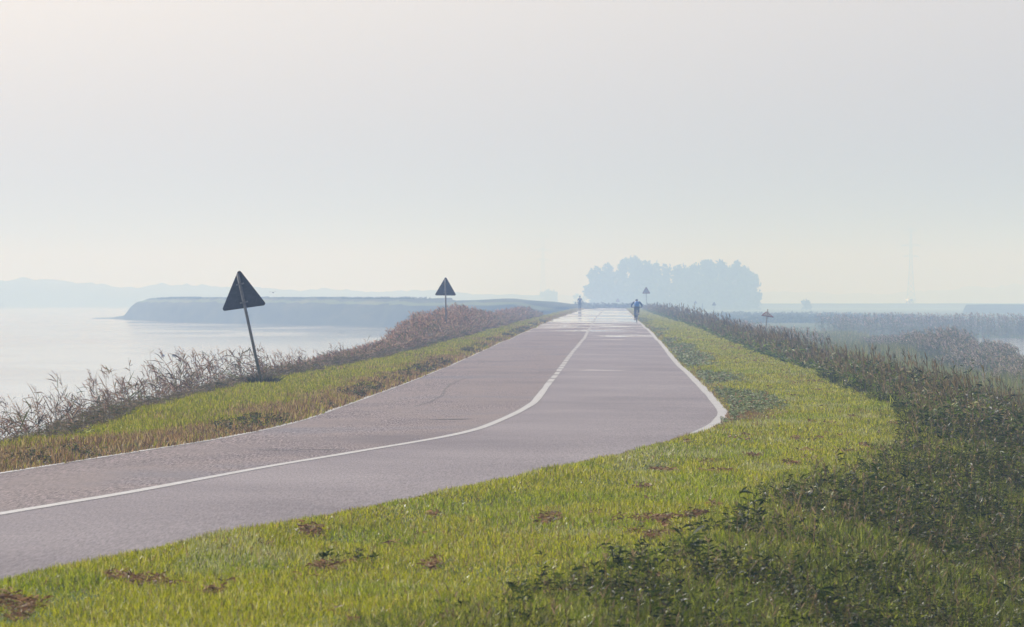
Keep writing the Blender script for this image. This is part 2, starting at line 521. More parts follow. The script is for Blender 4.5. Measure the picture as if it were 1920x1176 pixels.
# --- right verge
X, Y = sample_strip(27, 900, lambda y: 3000 * (36 / np.maximum(y, 33)) ** 1.62,
                    lambda y: np.maximum(XR(y) + .04, view_l(y)), lambda y: np.minimum(XR(y) + UR(y) + .5, view_r(y)))
u = X - XR(Y)
dirt = np.clip((vnoise(X * 3.4, Y * .85, 1.0, 21) * .6 + vnoise(X * 6, Y * 1.6, 1.0, 22) * .4 - .765) / .06, 0, 1)   # pulled-up brown patches
keep = rng.uniform(size=len(X)) > dirt * .7
X, Y, u = X[keep], Y[keep], u[keep]
n = len(X)
tall = vnoise(X, Y * .4, .5, 23)
h = rng.uniform(.02, .06, n) * (.55 + .9 * tall) * np.where(u < .25, .9, 1.0)
h *= np.maximum(1, lod(Y, .12))
w = rng.uniform(.0032, .006, n) * lod(Y)
g1 = vnoise(X, Y * .35, .9, 24); g2 = vnoise(X, Y * .3, 3.2, 25)
col = pal(n, GREENS, [.3, .24, .2, .16, .1], .22)
dry = rng.uniform(size=n) < (.06 + .22 * np.clip(g2 - .45, 0, 1) + np.where(u < .35, .55 * vnoise(X, Y * .2, 1.0, 26) + .1, 0) + .95 * np.clip(1.3 - ((Y - 85) / 6) ** 2, 0, 1) * np.clip(1.5 - u / .7, 0, 1))
col[dry] = pal(int(dry.sum()), DRY, None, .2)
pale = (rng.uniform(size=n) < .10 + .45 * np.clip((vnoise(X, Y * .4, .65, 27) - .6) / .2, 0, 1)) & ~dry
col[pale] = pal(int(pale.sum()), [(.36, .37, .16), (.46, .44, .25), (.28, .31, .10)], None, .2)
lush = g1 < .33
col[lush & ~dry & ~pale] *= (.82, .93, .8)
rb = Ribbons()
P = np.stack([X, Y, ground_z(X, Y) - .004], 1)
rb.add(P, up_dirs(n, h * 1.2, .75), h * rng.uniform(0, .4, n), w, col)
verge_r = rb.build('grass', M_GRASS)
tag(verge_r, 'short mown bright green grass on the right verge of the road', 'grass', kind='stuff')

# loose brown clods and dry cuttings lying in the right verge
X, Y = sample_strip(27, 260, lambda y: 1500 * (36 / np.maximum(y, 33)) ** 1.3,
                    lambda y: np.maximum(XR(y) + .5, view_l(y)), lambda y: np.minimum(XR(y) + UR(y) + .3, view_r(y)))
d = vnoise(X * 3.4, Y * .85, 1.0, 21) * .6 + vnoise(X * 6, Y * 1.6, 1.0, 22) * .4
k = (d > .758) & (rng.uniform(size=len(d)) < .3 + (d - .758) * 8)
X, Y = X[k], Y[k]; n = len(X)
rb = Ribbons()
a = rng.uniform(0, 2 * np.pi, n); L = rng.uniform(.03, .09, n)
L = L * .6; D = np.stack([np.cos(a) * L, np.sin(a) * L, rng.uniform(-.01, .035, n)], 1)
rb.add(np.stack([X, Y, ground_z(X, Y) + rng.uniform(.0, .045, n)], 1), D, .01, rng.uniform(.005, .012, n) * lod(Y, .5),
       pal(n, [(.22, .11, .06), (.30, .17, .09), (.10, .055, .03), (.38, .25, .15)], None, .25), (.8, 1, .6))
tag(rb.build('grass_clippings', M_REED), 'brown clumps of dry cuttings scattered over the right verge', 'clippings', kind='stuff')

# --- left verge: shaggy, browner
X, Y = sample_strip(52, 950, lambda y: 1900 * (36 / np.maximum(y, 33)) ** 1.45,
                    lambda y: np.maximum(XL(y) - UL(y) - .08, view_l(y)), lambda y: XL(y) + .02)
u = XL(Y) - X; n = len(X)
tuft = vnoise(X, Y * .35, .55, 31)
h = rng.uniform(.04, .11, n) * (.4 + 1.2 * tuft) * (1 + .3 * (u < .6))
w = rng.uniform(.004, .0075, n) * lod(Y)
col = pal(n, [(.25, .27, .012), (.33, .32, .02), (.13, .16, .01), (.38, .32, .08)], [.35, .3, .2, .15], .22)
br = vnoise(X, Y * .22, 1.0, 32) * .6 + .58 * np.clip(1.15 - u / 1.5, 0, 1) * np.interp(Y, [50, 120, 400], [1, .8, .7]) + .35 * np.clip((80 - Y) / 14, 0, 1)
dry = rng.uniform(size=n) < np.clip((br - .36) * 2.0, .05, .88)
col[dry] = pal(int(dry.sum()), [(.31, .20, .09), (.23, .14, .07), (.38, .29, .15), (.12, .075, .045)], None, .22)
rb = Ribbons()
rb.add(np.stack([X, Y, ground_z(X, Y) - .004], 1), up_dirs(n, h, .5), h * rng.uniform(0, .35, n), w, col)
tag(rb.build('grass', M_GRASS), 'shaggy green and rust brown grass between the road and the left reeds', 'grass', kind='stuff')

# --- weeds: rosettes of broader leaves on stems
def weeds(X, Y, hh, leaves, lsize, cols, probs=None, stems=True, rb=None, spread=.5, jit=.25, wide=.22):
    n = len(X); rb = rb or Ribbons()
    z = ground_z(X, Y)
    ld = lod(Y, .7, 45)
    sd = up_dirs(n, hh, .3)
    base = np.stack([X, Y, z - .01], 1)
    if stems:
        rb.add(base, sd, 0, .005 * ld, pal(n, [(.10, .10, .04), (.14, .09, .05)], None), (1, .8, .4))
    for k in range(leaves):
        t = rng.uniform(.05, 1, n)
        P = base + sd * t[:, None]
        a = rng.uniform(0, 2 * np.pi, n)
        el = rng.uniform(.1, 1.0, n)
        L = rng.uniform(.6, 1.3, n) * lsize * np.minimum(ld, 2.5)
        D = np.stack([np.cos(a) * np.cos(el) * L, np.sin(a) * np.cos(el) * L, np.sin(el) * L], 1)
        rb.add(P, D, L * rng.uniform(.1, .5, n), L * wide * rng.uniform(.6, 1.2, n), pal(n, cols, probs, jit), (.35, 1, .08))
    return rb

WEED = [(.035, .055, .006), (.065, .085, .008), (.012, .022, .006), (.12, .15, .015), (.09, .07, .035), (.28, .30, .04)]
WP = [.27, .25, .2, .13, .08, .07]
# right bank, near part
X, Y = sample_strip(27, 130, lambda y: 170 * (40 / np.maximum(y, 36)) ** 1.1,
                    lambda y: XR(y) + UR(y) - .25, lambda y: np.minimum(XR(y) + UR(y) + 5.5, view_r(y)))
e = X - XR(Y) - UR(Y)
pm = .6 * vnoise(X, Y * .38, .62, 41) + .4 * vnoise(X, Y * .38, 1.6, 44)
k = rng.uniform(size=len(X)) < np.clip((pm - .50 + .16 * np.clip(e - .6, -1.2, 1.6) + .10 * np.interp(Y, [40, 60, 80], [0, 1, 3])) / .10, .05, 1) * np.clip(.5 + e, .2, 1)
X, Y, e = X[k], Y[k], e[k]
hh = rng.uniform(.04, .24, len(X)) * (.35 + 1.15 * vnoise(X, Y * .5, .9, 42)) * np.clip(.6 + e * .4, .6, 1.5) * np.interp(Y, [30, 60, 90], [.75, 1.1, 1.5])
sel = vnoise(X, Y * .45, .75, 45) + rng.normal(0, .08, len(X))
WLIGHT = [(.11, .15, .012), (.18, .22, .018), (.035, .055, .01), (.30, .31, .05), (.12, .10, .05)]
dk = sel < .52
rb = weeds(X[dk], Y[dk], hh[dk] * 1.15, 14, .042, WEED, WP, wide=.2)
lt = ~dk
weeds(X[lt], Y[lt], hh[lt] * .7, 10, .036, WLIGHT, [.3, .25, .2, .15, .1], rb=rb, wide=.18)
big = rng.uniform(size=len(X)) < .018
weeds(X[big], Y[big], hh[big] * 1.8 + .08, 16, .075, [(.03, .05, .008), (.07, .10, .012), (.02, .03, .008)], None, rb=rb, wide=.16)
# long thin grass leaves between them
X, Y = sample_strip(27, 130, lambda y: 420 * (40 / np.maximum(y, 36)) ** 1.4,
                    lambda y: XR(y) + UR(y) - .15, lambda y: np.minimum(XR(y) + UR(y) + 5.5, view_r(y)))
n = len(X); h = rng.uniform(.05, .24, n) * (.4 + vnoise(X, Y * .5, .9, 43)) * np.interp(Y, [30, 90], [.8, 1.3])
rb.add(np.stack([X, Y, ground_z(X, Y) - .01], 1), up_dirs(n, h, .7), h * rng.uniform(.1, .6, n), rng.uniform(.0035, .008, n) * lod(Y, .7),
       pal(n, [(.06, .085, .008), (.13, .16, .015), (.28, .29, .06), (.15, .12, .06), (.018, .03, .008)], [.27, .27, .18, .13, .15]) * (.55 + .9 * (vnoise(X, Y * .45, .75, 45)[:, None] > .5)))
tag(rb.build('weeds', M_WEED), 'dark green leafy weed patches on the near right bank', 'weeds', kind='stuff')
rb = Ribbons()
X, Y = sample_strip(27, 110, lambda y: 2300 * (36 / np.maximum(y, 33)) ** 1.5,
                    lambda y: XR(y) + UR(y) - .55, lambda y: np.minimum(XR(y) + UR(y) + 4.2, view_r(y)))
e = X - XR(Y) - UR(Y); n = len(X)
tl = vnoise(X, Y * .4, .7, 46)
h = rng.uniform(.03, .13, n) * (.5 + 1.0 * tl) * np.clip(.7 + .3 * e, .6, 1.3)
c = pal(n, [(.15, .19, .012), (.22, .26, .02), (.08, .11, .01), (.32, .32, .09), (.20, .15, .07), (.03, .045, .008)], [.3, .22, .2, .12, .06, .10], .25)
c *= (.62 + .75 * vnoise(X, Y * .4, .9, 47))[:, None]
rb.add(np.stack([X, Y, ground_z(X, Y) - .005], 1), up_dirs(n, h * 1.25, .85), h * rng.uniform(.1, .7, n), rng.uniform(.0032, .0065, n) * lod(Y), c)
# dry stalks standing above the leaves
X, Y = sample_strip(27, 130, lambda y: 9 * (40 / np.maximum(y, 36)) ** .9, lambda y: XR(y) + UR(y) - .1, lambda y: np.minimum(XR(y) + UR(y) + 4, view_r(y)))
n = len(X); h = rng.uniform(.15, .42, n) * np.interp(Y, [30, 80], [.75, 1.2])
B = np.stack([X, Y, ground_z(X, Y)], 1); D = up_dirs(n, h, .28)
rb.add(B, D, h * .1, .0045 * lod(Y, .7), pal(n, [(.24, .16, .09), (.14, .10, .05), (.16, .17, .04)], None), (1, .8, .5))
for j in range(4):
    a = rng.uniform(0, 6.28, n); L = rng.uniform(.02, .06, n)
    rb.add(B + D * rng.uniform(.7, 1, n)[:, None], np.stack([np.cos(a) * L * .6, np.sin(a) * L * .6, L], 1), L * .2, .008 * lod(Y, .7), pal(n, [(.26, .19, .11), (.16, .12, .07), (.12, .14, .03)], None), (.5, 1, .2))
tag(rb.build('grass', M_GRASS), 'rough longer grass with thin stalks between the weeds of the near right bank', 'grass', kind='stuff')

# low weed patches reaching into the foreground lawn
rb = Ribbons()
for (cx, cy, r, hgt, cnt) in ((1.15, 36.5, .55, .22, 90), (.62, 34.0, .4, .15, 50), (1.75, 41.5, .5, .24, 80), (.15, 33.0, .25, .10, 22), (1.0, 32.4, .6, .2, 80),
                              (2.6, 47.5, .6, .26, 70), (1.9, 35, .8, .28, 110), (-.1, 31.2, .3, .08, 24), (1.6, 32, .8, .2, 90), (3.3, 52, .6, .26, 60), (-1.05, 37.0, .25, .09, 20)):
    a = rng.uniform(0, 2 * np.pi, cnt); rr = r * np.sqrt(rng.uniform(0, 1, cnt))
    weeds(cx + np.cos(a) * rr, cy + np.sin(a) * rr * 2.2, rng.uniform(.3, 1.1, cnt) * hgt, 12, .05, WEED, WP, rb=rb, wide=.26)
tag(rb.build('weeds', M_WEED), 'low dark weed patches spreading over the lawn in the foreground', 'weeds', kind='stuff')

# blue-green tufts along the right edge of the road
X, Y = sample_strip(76, 420, lambda y: 75 * (90 / np.maximum(y, 80)) ** .8, lambda y: XR(y) + .12, lambda y: XR(y) + 1.0)
u = X - XR(Y)
k = (vnoise(X * .5, Y * .13, 1.0, 51) + rng.normal(0, .10, len(X)) > .42 + .38 * u) & (Y > 79) & (rng.uniform(size=len(X)) < .6)
X, Y = X[k], Y[k]
rb = weeds(X, Y, rng.uniform(.03, .15, len(X)), 12, .036, [(.20, .26, .10), (.28, .32, .17), (.10, .14, .05), (.42, .44, .30), (.30, .18, .09)], [.3, .25, .2, .15, .1], wide=.3)
tag(rb.build('weeds', M_WEED), 'grey green leafy tufts along the right edge line of the road', 'weeds', kind='stuff')
# dark tufts along the left edge of the road
X, Y = sample_strip(58, 420, lambda y: 60 * (90 / np.maximum(y, 60)) ** .8, lambda y: XL(y) - .55, lambda y: XL(y) - .06)
k = vnoise(X * .3, Y * .22, 1.0, 52) > .55
X, Y = X[k], Y[k]
rb = weeds(X, Y, rng.uniform(.03, .12, len(X)), 10, .034, [(.07, .10, .03), (.08, .11, .04), (.12, .08, .05), (.04, .045, .03)], None, wide=.3)
tag(rb.build('weeds', M_WEED), 'small dark tufts along the left edge of the road', 'weeds', kind='stuff')

# right bank, farther: tall weeds with seed heads
X, Y = sample_strip(78, 760, lambda y: 30 * (100 / y) ** .6,
                    lambda y: XR(y) + UR(y) + .05, lambda y: np.minimum(XR(y) + UR(y) + 3.6, view_r(y)))
e = X - XR(Y) - UR(Y)
hh = rng.uniform(.18, .62, len(X)) * (.45 + .8 * vnoise(X, Y * .3, 2.5, 61)) * np.clip(.45 + e * .6, .45, 1.3) * np.interp(Y, [80, 130, 250, 400], [.8, .85, .85, 1.1])
rb = weeds(X, Y, hh, 14, .07, [(.10, .14, .015), (.16, .20, .03), (.045, .07, .01), (.24, .18, .08), (.20, .28, .03), (.42, .38, .2)], [.28, .22, .2, .10, .13, .07], wide=.2)
# seed heads
k = rng.uniform(size=len(X)) < np.interp(Y, [80, 170, 260], [.24, .22, .16])
Xs, Ys_, hs = X[k], Y[k], hh[k] * rng.uniform(1.05, 1.65, int(k.sum()))
n = len(Xs); ld = lod(Ys_, .7, 60)
B = np.stack([Xs, Ys_, ground_z(Xs, Ys_)], 1); D = up_dirs(n, hs, .14, (-.06, 0))
rb.add(B, D, 0, .004 * ld, pal(n, [(.16, .11, .07)], None), (1, .8, .6))
for j in range(4):
    Dd = up_dirs(n, rng.uniform(.06, .16, n) * ld ** .5, .35, (-.2, 0))
    rb.add(B + D * rng.uniform(.85, 1, n)[:, None], Dd, .02, .012 * ld, pal(n, [(.20, .15, .07), (.28, .21, .11), (.11, .10, .04)], None), (.4, 1, .2))
tag(rb.build('weeds', M_WEED), 'tall brown and green weeds with seed heads lining the right bank', 'weeds', kind='stuff')

# --- reeds
def reeds(X, Y, hh, rb, plume=.8, leafc=None, plumec=None, nleaf=7, wind=(-.06, 0), leafstart=.25, npl=12, plw=.010):
    n = len(X)
    z = np.maximum(ground_z(X, Y), -2.5)
    ld = lod(Y, .65, 95)
    P = np.stack([X, Y, z - .03], 1)
    D = up_dirs(n, hh, .10, wind)
    lc = leafc or [(.26, .17, .11), (.16, .11, .075), (.32, .22, .15), (.10, .075, .055), (.13, .14, .045)]
    pc = plumec or [(.42, .25, .19), (.30, .18, .14), (.50, .34, .27), (.20, .12, .10)]
    rb.add(P, D, 0, .007 * ld, pal(n, [(.20, .16, .11), (.14, .11, .08)], None), (1, .8, .5))
    for k in range(nleaf):
        t = rng.uniform(leafstart, .95, n)
        a = rng.uniform(0, 2 * np.pi, n); el = rng.uniform(.35, 1.25, n); L = rng.uniform(.16, .42, n)
        Dl = np.stack([np.cos(a) * np.cos(el) * L, np.sin(a) * np.cos(el) * L, np.sin(el) * L], 1)
        rb.add(P + D * t[:, None], Dl, L * rng.uniform(.1, .7, n), rng.uniform(.010, .02, n) * ld, pal(n, lc), (.6, 1, .05))
    m = rng.uniform(size=n) < plume
    Pm, Dm, lm = P[m] + D[m], D[m] / hh[m][:, None], ld[m]
    nm = len(Pm)
    if nm:
        pa = rng.normal(np.pi, .9, nm)                     # side the plume nods to
        pl = rng.uniform(.14, .28, nm)
        for k in range(npl):
            t = k / npl
            a = pa + rng.normal(0, .8, nm)
            L = pl * rng.uniform(.35, .8, nm)
            S = Pm - Dm * (pl * (.9 - t))[:, None] + np.stack([np.cos(pa), np.sin(pa), -0.2 * np.ones(nm)], 1) * (pl * t * t * .45)[:, None]
            Dp = np.stack([np.cos(a) * .45 * L, np.sin(a) * .45 * L, rng.uniform(.4, .9, nm) * L], 1)
            rb.add(S, Dp, L * rng.uniform(.1, .5, nm), plw * lm * rng.uniform(.6, 1.5, nm), pal(nm, pc, None, .2), (.4, 1, .3))
    return rb

# near left bank, thin enough to see the water through
def L_edge(y): return XL(y) - UL(y)
X, Y = sample_strip(56, 175, lambda y: 9 * (80 / np.maximum(y, 60)) ** .25, lambda y: L_edge(y) - 2.2, lambda y: L_edge(y) - .1)
e = L_edge(Y) - X
clump = vnoise(X * .6, Y * .12, 1.0, 71)
k = rng.uniform(size=len(X)) < (.05 + 1.0 * clump ** 2)
X, Y, e, clump = X[k], Y[k], e[k], clump[k]
top = (rng.uniform(0, 1, len(X)) ** 1.5 * .58 + .06) * (.55 + .8 * clump) * np.interp(Y, [56, 85, 98, 112, 135, 175], [.38, .52, .76, 1.3, .95, 1.0])
hh = np.clip(top - (np.maximum(ground_z(X, Y), -2.4)), .3, 3.2)
rb = reeds(X, Y, hh, Ribbons(), .6, nleaf=5, leafstart=.45)
# low dark undergrowth at their foot
X, Y = sample_strip(56, 220, lambda y: 60 * (80 / np.maximum(y, 60)) ** .3, lambda y: L_edge(y) - 1.0, lambda y: L_edge(y) + .12)
weeds(X, Y, rng.uniform(.04, .28, len(X)) * (.2 + 1.1 * vnoise(X, Y * .2, 1.2, 72)), 10, .06,
      [(.16, .13, .09), (.20, .16, .11), (.10, .12, .04), (.28, .20, .13)], None, rb=rb, wide=.12)
tag(rb.build('reeds', M_REED), 'thin dry reeds with nodding plumes along the water beside the leaning sign', 'reeds', kind='stuff')

# thick reed thicket on the left, beyond the second sign
X, Y = sample_strip(150, 640, lambda y: 13 * (150 / y) ** .45, lambda y: L_edge(y) - 2.4, lambda y: L_edge(y) - .05)
e = L_edge(Y) - X
k = rng.uniform(size=len(X)) < np.interp(Y, [150, 200, 470, 500], [.22, 1, 1, 0])
X, Y, e = X[k], Y[k], e[k]
body = np.interp(Y - 22 * e, [120, 150, 168, 182, 200, 240, 290, 330, 370, 440, 480, 500], [.08, .22, .35, .95, 1.40, 1.55, 1.25, 1.0, 1.15, 1.35, 1.3, .3])
top = body * rng.uniform(.45, 1.02, len(X)) * np.clip(.45 + e * .5, .4, 1) * (.8 + .35 * vnoise(X, Y * .12, 1.3, 73)) - .05
hh = np.clip(top - np.maximum(ground_z(X, Y), -2.4), .35, 4.2)
LC = [(.26, .17, .11), (.36, .25, .17), (.17, .13, .08), (.14, .16, .06), (.42, .29, .20)]
PC = [(.52, .30, .20), (.40, .24, .17), (.62, .43, .32), (.28, .17, .13)]
rb = reeds(X, Y, hh, Ribbons(), .7, LC, PC, nleaf=12, leafstart=.35, npl=9, plw=.018)
tag(rb.build('reeds', M_REED), 'thick rust coloured reed thicket behind the upright left sign', 'reeds', kind='stuff')

# right marsh: green sedge between bank and reeds
X, Y = sample_strip(95, 600, lambda y: 9 * (150 / y) ** .8, lambda y: XR(y) + UR(y) + 4.0, lambda y: np.minimum(XW(y) + .5, view_r(y)))
n0 = len(X)
rb = Ribbons()
for k in range(9):
    xx = X + rng.normal(0, .22, n0); yy = Y + rng.normal(0, .3, n0)
    hz = rng.uniform(.35, 1.05, n0) * (.5 + .9 * vnoise(X, Y * .25, 5, 81)) * np.interp(Y, [95, 200, 400], [.9, 1.25, .95])
    wv = vnoise(X, Y * .2, 7, 82)[:, None]
    c = pal(n0, [(.19, .22, .04), (.28, .29, .07), (.11, .14, .03), (.36, .29, .13)], [.35, .3, .2, .15]) * (.8 + .4 * wv)
    rb.add(np.stack([xx, yy, np.maximum(ground_z(xx, yy), -2.3)], 1), up_dirs(n0, hz, .22), hz * rng.uniform(0, .25, n0), rng.uniform(.012, .025, n0) * lod(Y, .7, 120), c)
tag(rb.build('sedge', M_WEED), 'soft green sedge filling the marsh below the right bank', 'marsh grass', kind='stuff')

# right marsh reeds along the pool
X, Y = sample_strip(175, 405, lambda y: 9.5 * (200 / y) ** .45, lambda y: XW(y) - 2.8, lambda y: np.minimum(XW(y) + .6, view_r(y) + .5))
e = (XW(Y) - X)
hh = rng.uniform(1.0, 1.55, len(X)) * (.78 + .26 * vnoise(X, Y * .2, 3.2, 83)) * np.clip(1.05 - e * .06, .7, 1.1) * (1 + .62 * np.exp(-((Y - 330) / 24) ** 2))
RC = [(.16, .19, .07), (.13, .17, .05), (.26, .23, .13), (.10, .12, .05)]
RP = [(.42, .32, .26), (.52, .42, .35), (.28, .22, .18), (.60, .50, .42)]
rb = reeds(X, Y, hh, Ribbons(), .6, RC, RP, nleaf=11, leafstart=.4, npl=10, plw=.018)
tag(rb.build('reeds', M_REED), 'tall pinkish plumed reeds along the pool at the right', 'reeds', kind='stuff')
# scattered reeds farther up the marsh
X, Y = sample_strip(300, 600, lambda y: 1.5 * (300 / y) ** .4, lambda y: XR(y) + UR(y) + 5.5, lambda y: XW(y) - 4 - np.clip((y - 330) * .03, 0, 5))
k = vnoise(X, Y * .12, 5, 84) > .52
X, Y = X[k], Y[k]
rb = reeds(X, Y, rng.uniform(1.0, 1.9, len(X)), Ribbons(), .8, RC, RP, nleaf=10, leafstart=.3, npl=8, plw=.022)
# far shore of the pool
X, Y = sample_strip(585, 640, lambda y: .0 * y + 1.1, lambda y: .0 * y + 34, lambda y: .0 * y + 68)
reeds(X, Y, rng.uniform(1.6, 2.5, len(X)), rb, .8, RC, RP, nleaf=12, leafstart=.15, npl=8, plw=.022)
tag(rb.build('reeds', M_REED), 'hazy reed bed on the far side of the right pool', 'reeds', kind='stuff')

# low scrub where the road runs out of sight
X, Y = sample_strip(930, 1250, lambda y: .0 * y + .35, lambda y: .0 * y - 5, lambda y: .0 * y + 75)
z = ground_z(X, Y)
hz = rng.uniform(.4, 1.5, len(X)) * (.2 + .9 * vnoise(X, Y * .3, 9, 85))
rb = weeds(X, Y, hz, 12, .22, [(.08, .10, .04), (.10, .12, .05), (.06, .08, .03)], None, wide=.4)
tag(rb.build('scrub', M_WEED), 'low hazy scrub beyond the far end of the road', 'scrub', kind='stuff')

# ------------------------------------------------------------------ distant land
def make_bank_mat(name, c0, c1, c2):
    m, nt, p = new_mat(name)
    f = noise(nt, (.25, .1, .5), 1.0, 6, .65)
    r = ramp(nt, f, [(.3, c0), (.5, c1), (.72, c2)])
    nt.links.new(r.outputs[0], p.inputs['Base Color'])
    p.inputs['Roughness'].default_value = .95
    p.inputs['Specular IOR Level'].default_value = .05
    return m
M_BANK = make_bank_mat('bank_turf', (.03, .035, .02), (.05, .06, .025), (.09, .09, .045))
M_BANKTOP = make_bank_mat('bank_grass', (.09, .11, .03), (.12, .15, .04), (.17, .16, .07))
M_WOODS = make_bank_mat('distant_woods', (.02, .03, .018), (.035, .045, .025), (.05, .06, .03))

def strip_bank(name, path, prof, mat, label=None, rough=.25, seed=0, kind='structure', step=6, topmat=None, cat=None, back=(0.25, 1)):
    """path: (x, y, height factor); prof: (distance back, z at full height)"""
    path = np.array(path, float)
    seg = np.concatenate([[0], np.cumsum(np.hypot(np.diff(path[:, 0]), np.diff(path[:, 1])))])
    s = np.linspace(0, seg[-1], max(3, int(seg[-1] / step)))
    px, py, pf = (np.interp(s, seg, path[:, i]) for i in range(3))
    bl = math.hypot(*back); bx, by = back[0] / bl, back[1] / bl
    V = []
    for i in range(len(s)):
        for (dd, zz) in prof:
            zb = -2.9 + (zz + 2.9) * pf[i]
            nx_ = px[i] + bx * dd; ny_ = py[i] + by * dd
            j = rough * (float(vnoise(nx_ , s[i], 5, seed)) - .5) * 2 + rough * .6 * (float(vnoise(nx_, s[i] + dd, 1.9, seed + 1)) - .5)
            V.append((nx_ + j * 2, ny_, zb + (j if zz > -2.5 else 0)))
    me = mesh_np(name, V, grid_quads(len(s), len(prof)), smooth=False)
    o = link_mesh(name, me, mat)
    if topmat is not None:
        me.materials.append(topmat)
        nf = len(prof) - 1
        for i, p in enumerate(me.polygons):
            if (i % nf) in (4, 5, 6): p.material_index = 1
    return tag(o, label, cat, kind=kind)

pen = [(-95, 1236, .12), (-91, 1228, .16), (-88, 1219, .20), (-85.5, 1208, .26), (-83.5, 1198, .36), (-82, 1188, .54), (-80.8, 1180, .78), (-79.5, 1172, .97), (-76, 1150, 1.0), (-70, 1105, 1.0), (-63, 1067, 1.0),
       (-43.6, 970, .99), (-18, 871, .93), (-6, 852, .90), (0, 852, .85), (4, 857, .68), (7.5, 866, .25)]
strip_bank('embankment', pen, [(0, -2.9), (1.0, -2.1), (2.8, -.9), (4.6, .2), (6.5, 1.35), (7.5, 1.5), (10, 1.7), (12, 1.85), (14, 2.15), (36, 2.2), (50, -3)],
           M_BANK, 'long flat topped grassy bank reaching out into the left water', .30, 5, 'structure', 3, M_BANKTOP, 'embankment')
# low shrubs on the crest of the bank
rb = Ribbons()
n = 900
t = rng.uniform(0, 1, n)
seg = np.array(pen); px = np.interp(t, np.linspace(0, 1, 5), seg[-9:-4, 0]); py = np.interp(t, np.linspace(0, 1, 5), seg[-9:-4, 1])
bx = px + 17 * .243 + rng.normal(0, .8, n); by = py + 17 * .97
for k in range(6):
    hz = rng.uniform(.15, .5, n)
    rb.add(np.stack([bx + rng.normal(0, .3, n), by, np.full(n, 1.95)], 1), up_dirs(n, hz, .5), .05, .12, pal(n, [(.05, .06, .03), (.07, .08, .03)], None))
tag(rb.build('scrub', M_WEED), 'low dark growth along the crest of the long left bank', 'scrub', kind='stuff')

strip_bank('embankment', [(128, 1620, 1), (180, 1600, 1), (260, 1580, 1), (420, 1560, 1)],
           [(0, -2.9), (2, -1.9), (5, -.6), (8, .3), (9, .5), (12, .55), (20, .5), (28, -2.5)], M_BANK,
           'dark low bank on the horizon at the far right', .1, 15, 'structure', 8, None, 'embankment')
strip_bank('embankment', [(40, 2560, .9), (120, 2580, 1), (180, 2600, 1), (300, 2620, 1), (520, 2640, 1)],
           [(0, -2.9), (3, -1.9), (7, -.6), (11, .2), (12, .28), (18, .28), (24, .2), (34, -2.5)], M_BANK,
           'pale low bank carrying the distant van', .1, 16, 'structure', 10, None, 'embankment')

def far_woods(name, x0, x1, Y, tops, label, seed):
    """deep wooded ridge: rows of noisy crowns, tops = (x, height) table"""
    tops = np.array(tops, float)
    xs = np.arange(x0, x1, 3.0)
    dd = [0, 6, 14, 30, 60, 110, 150]
    ff = [0, .55, .8, .93, 1.0, .9, 0]
    V = []
    for d, f in zip(dd, ff):
        for x in xs:
            h = np.interp(x, tops[:, 0], tops[:, 1])
            nz = .72 + .34 * float(vnoise(x, d, 21, seed)) + .20 * float(vnoise(x, d, 7, seed + 1)) + .10 * float(vnoise(x, d, 3, seed + 2))
            V.append((x, Y + d, -2.9 + (h + 2.9) * f * (nz if f else 1)))
    o = link_mesh(name, mesh_np(name, V, grid_quads(len(dd), len(xs))), M_WOODS)
    tag(o, label, 'woods', kind='stuff')
far_woods('woods', -420, 30, 3350, [(-420, 12.5), (-300, 12), (-282, 12.8), (-262, 11.6), (-235, 9.4), (-205, 9.4), (-170, 9.8), (-140, 8.2), (-120, 7.8), (-85, 6.4), (-42, 6.2), (30, 4)],
          'pale blue wooded shore on the left horizon', 91)
far_woods('woods', -40, 640, 5400, [(-40, 5), (60, 6), (200, 5.5), (240, 8), (300, 8), (360, 7), (400, 11), (480, 15), (560, 16), (640, 17)],
          'faint low woods on the right horizon', 95)

# ------------------------------------------------------------------ trees
def tree(x, Y, z0, H, W, label, group, leaf=.55, nleaf=950, name='tree', low=.12, seed=0):
    rs = np.random.default_rng(1000 + seed)
    root = empty(name, (x, Y, z0))
    tag(root, label, 'tree', group)
    bm = bmesh.new()
    add_bar(bm, (0, 0, -.3), (.15, .1, H * .35), H * .022, H * .015, 8)
    for k in range(7):
        a = rs.uniform(0, 6.28); zz = H * rs.uniform(.22, .4)
        add_bar(bm, (.1, .05, zz), (math.cos(a) * W * .28, math.sin(a) * W * .28, zz + H * rs.uniform(.2, .4)), H * .009, H * .003, 6)
    bm_obj('trunk', bm, M_BARK, root)
    lobes = 13
    lc = np.stack([rs.normal(0, .2, lobes) * W, rs.normal(0, .2, lobes) * W, rs.uniform(low + .15, .84, lobes) * H], 1)
    lr = rs.uniform(.16, .28, lobes)[:, None] * np.array([W, W, H * .62])[None, :]
    li = rs.integers(0, lobes, nleaf)
    v = rs.normal(size=(nleaf, 3)); v /= np.linalg.norm(v, axis=1, keepdims=True)
    P = lc[li] + v * lr[li] * rs.uniform(.45, 1.05, (nleaf, 1)) ** .5
    P[:, 2] = np.clip(P[:, 2], low * H, None)
    P[:, 2] *= H / P[:, 2].max()
    P[:, 0] *= (W / 2) / np.percentile(np.abs(P[:, 0]), 98)
    D = rs.normal(size=(nleaf, 3)) * leaf
    rb = Ribbons()
    rb.add(P, D, 0, leaf * rs.uniform(.8, 1.5, nleaf), pal(nleaf, [(.04, .06, .02), (.06, .085, .03), (.03, .045, .02)], None, .25), (.6, 1, .5))
    rb.build('crown', M_CROWN, root)
    return root
M_BARK = simple('bark', (.09, .07, .05), .9, 0, .3, 3)

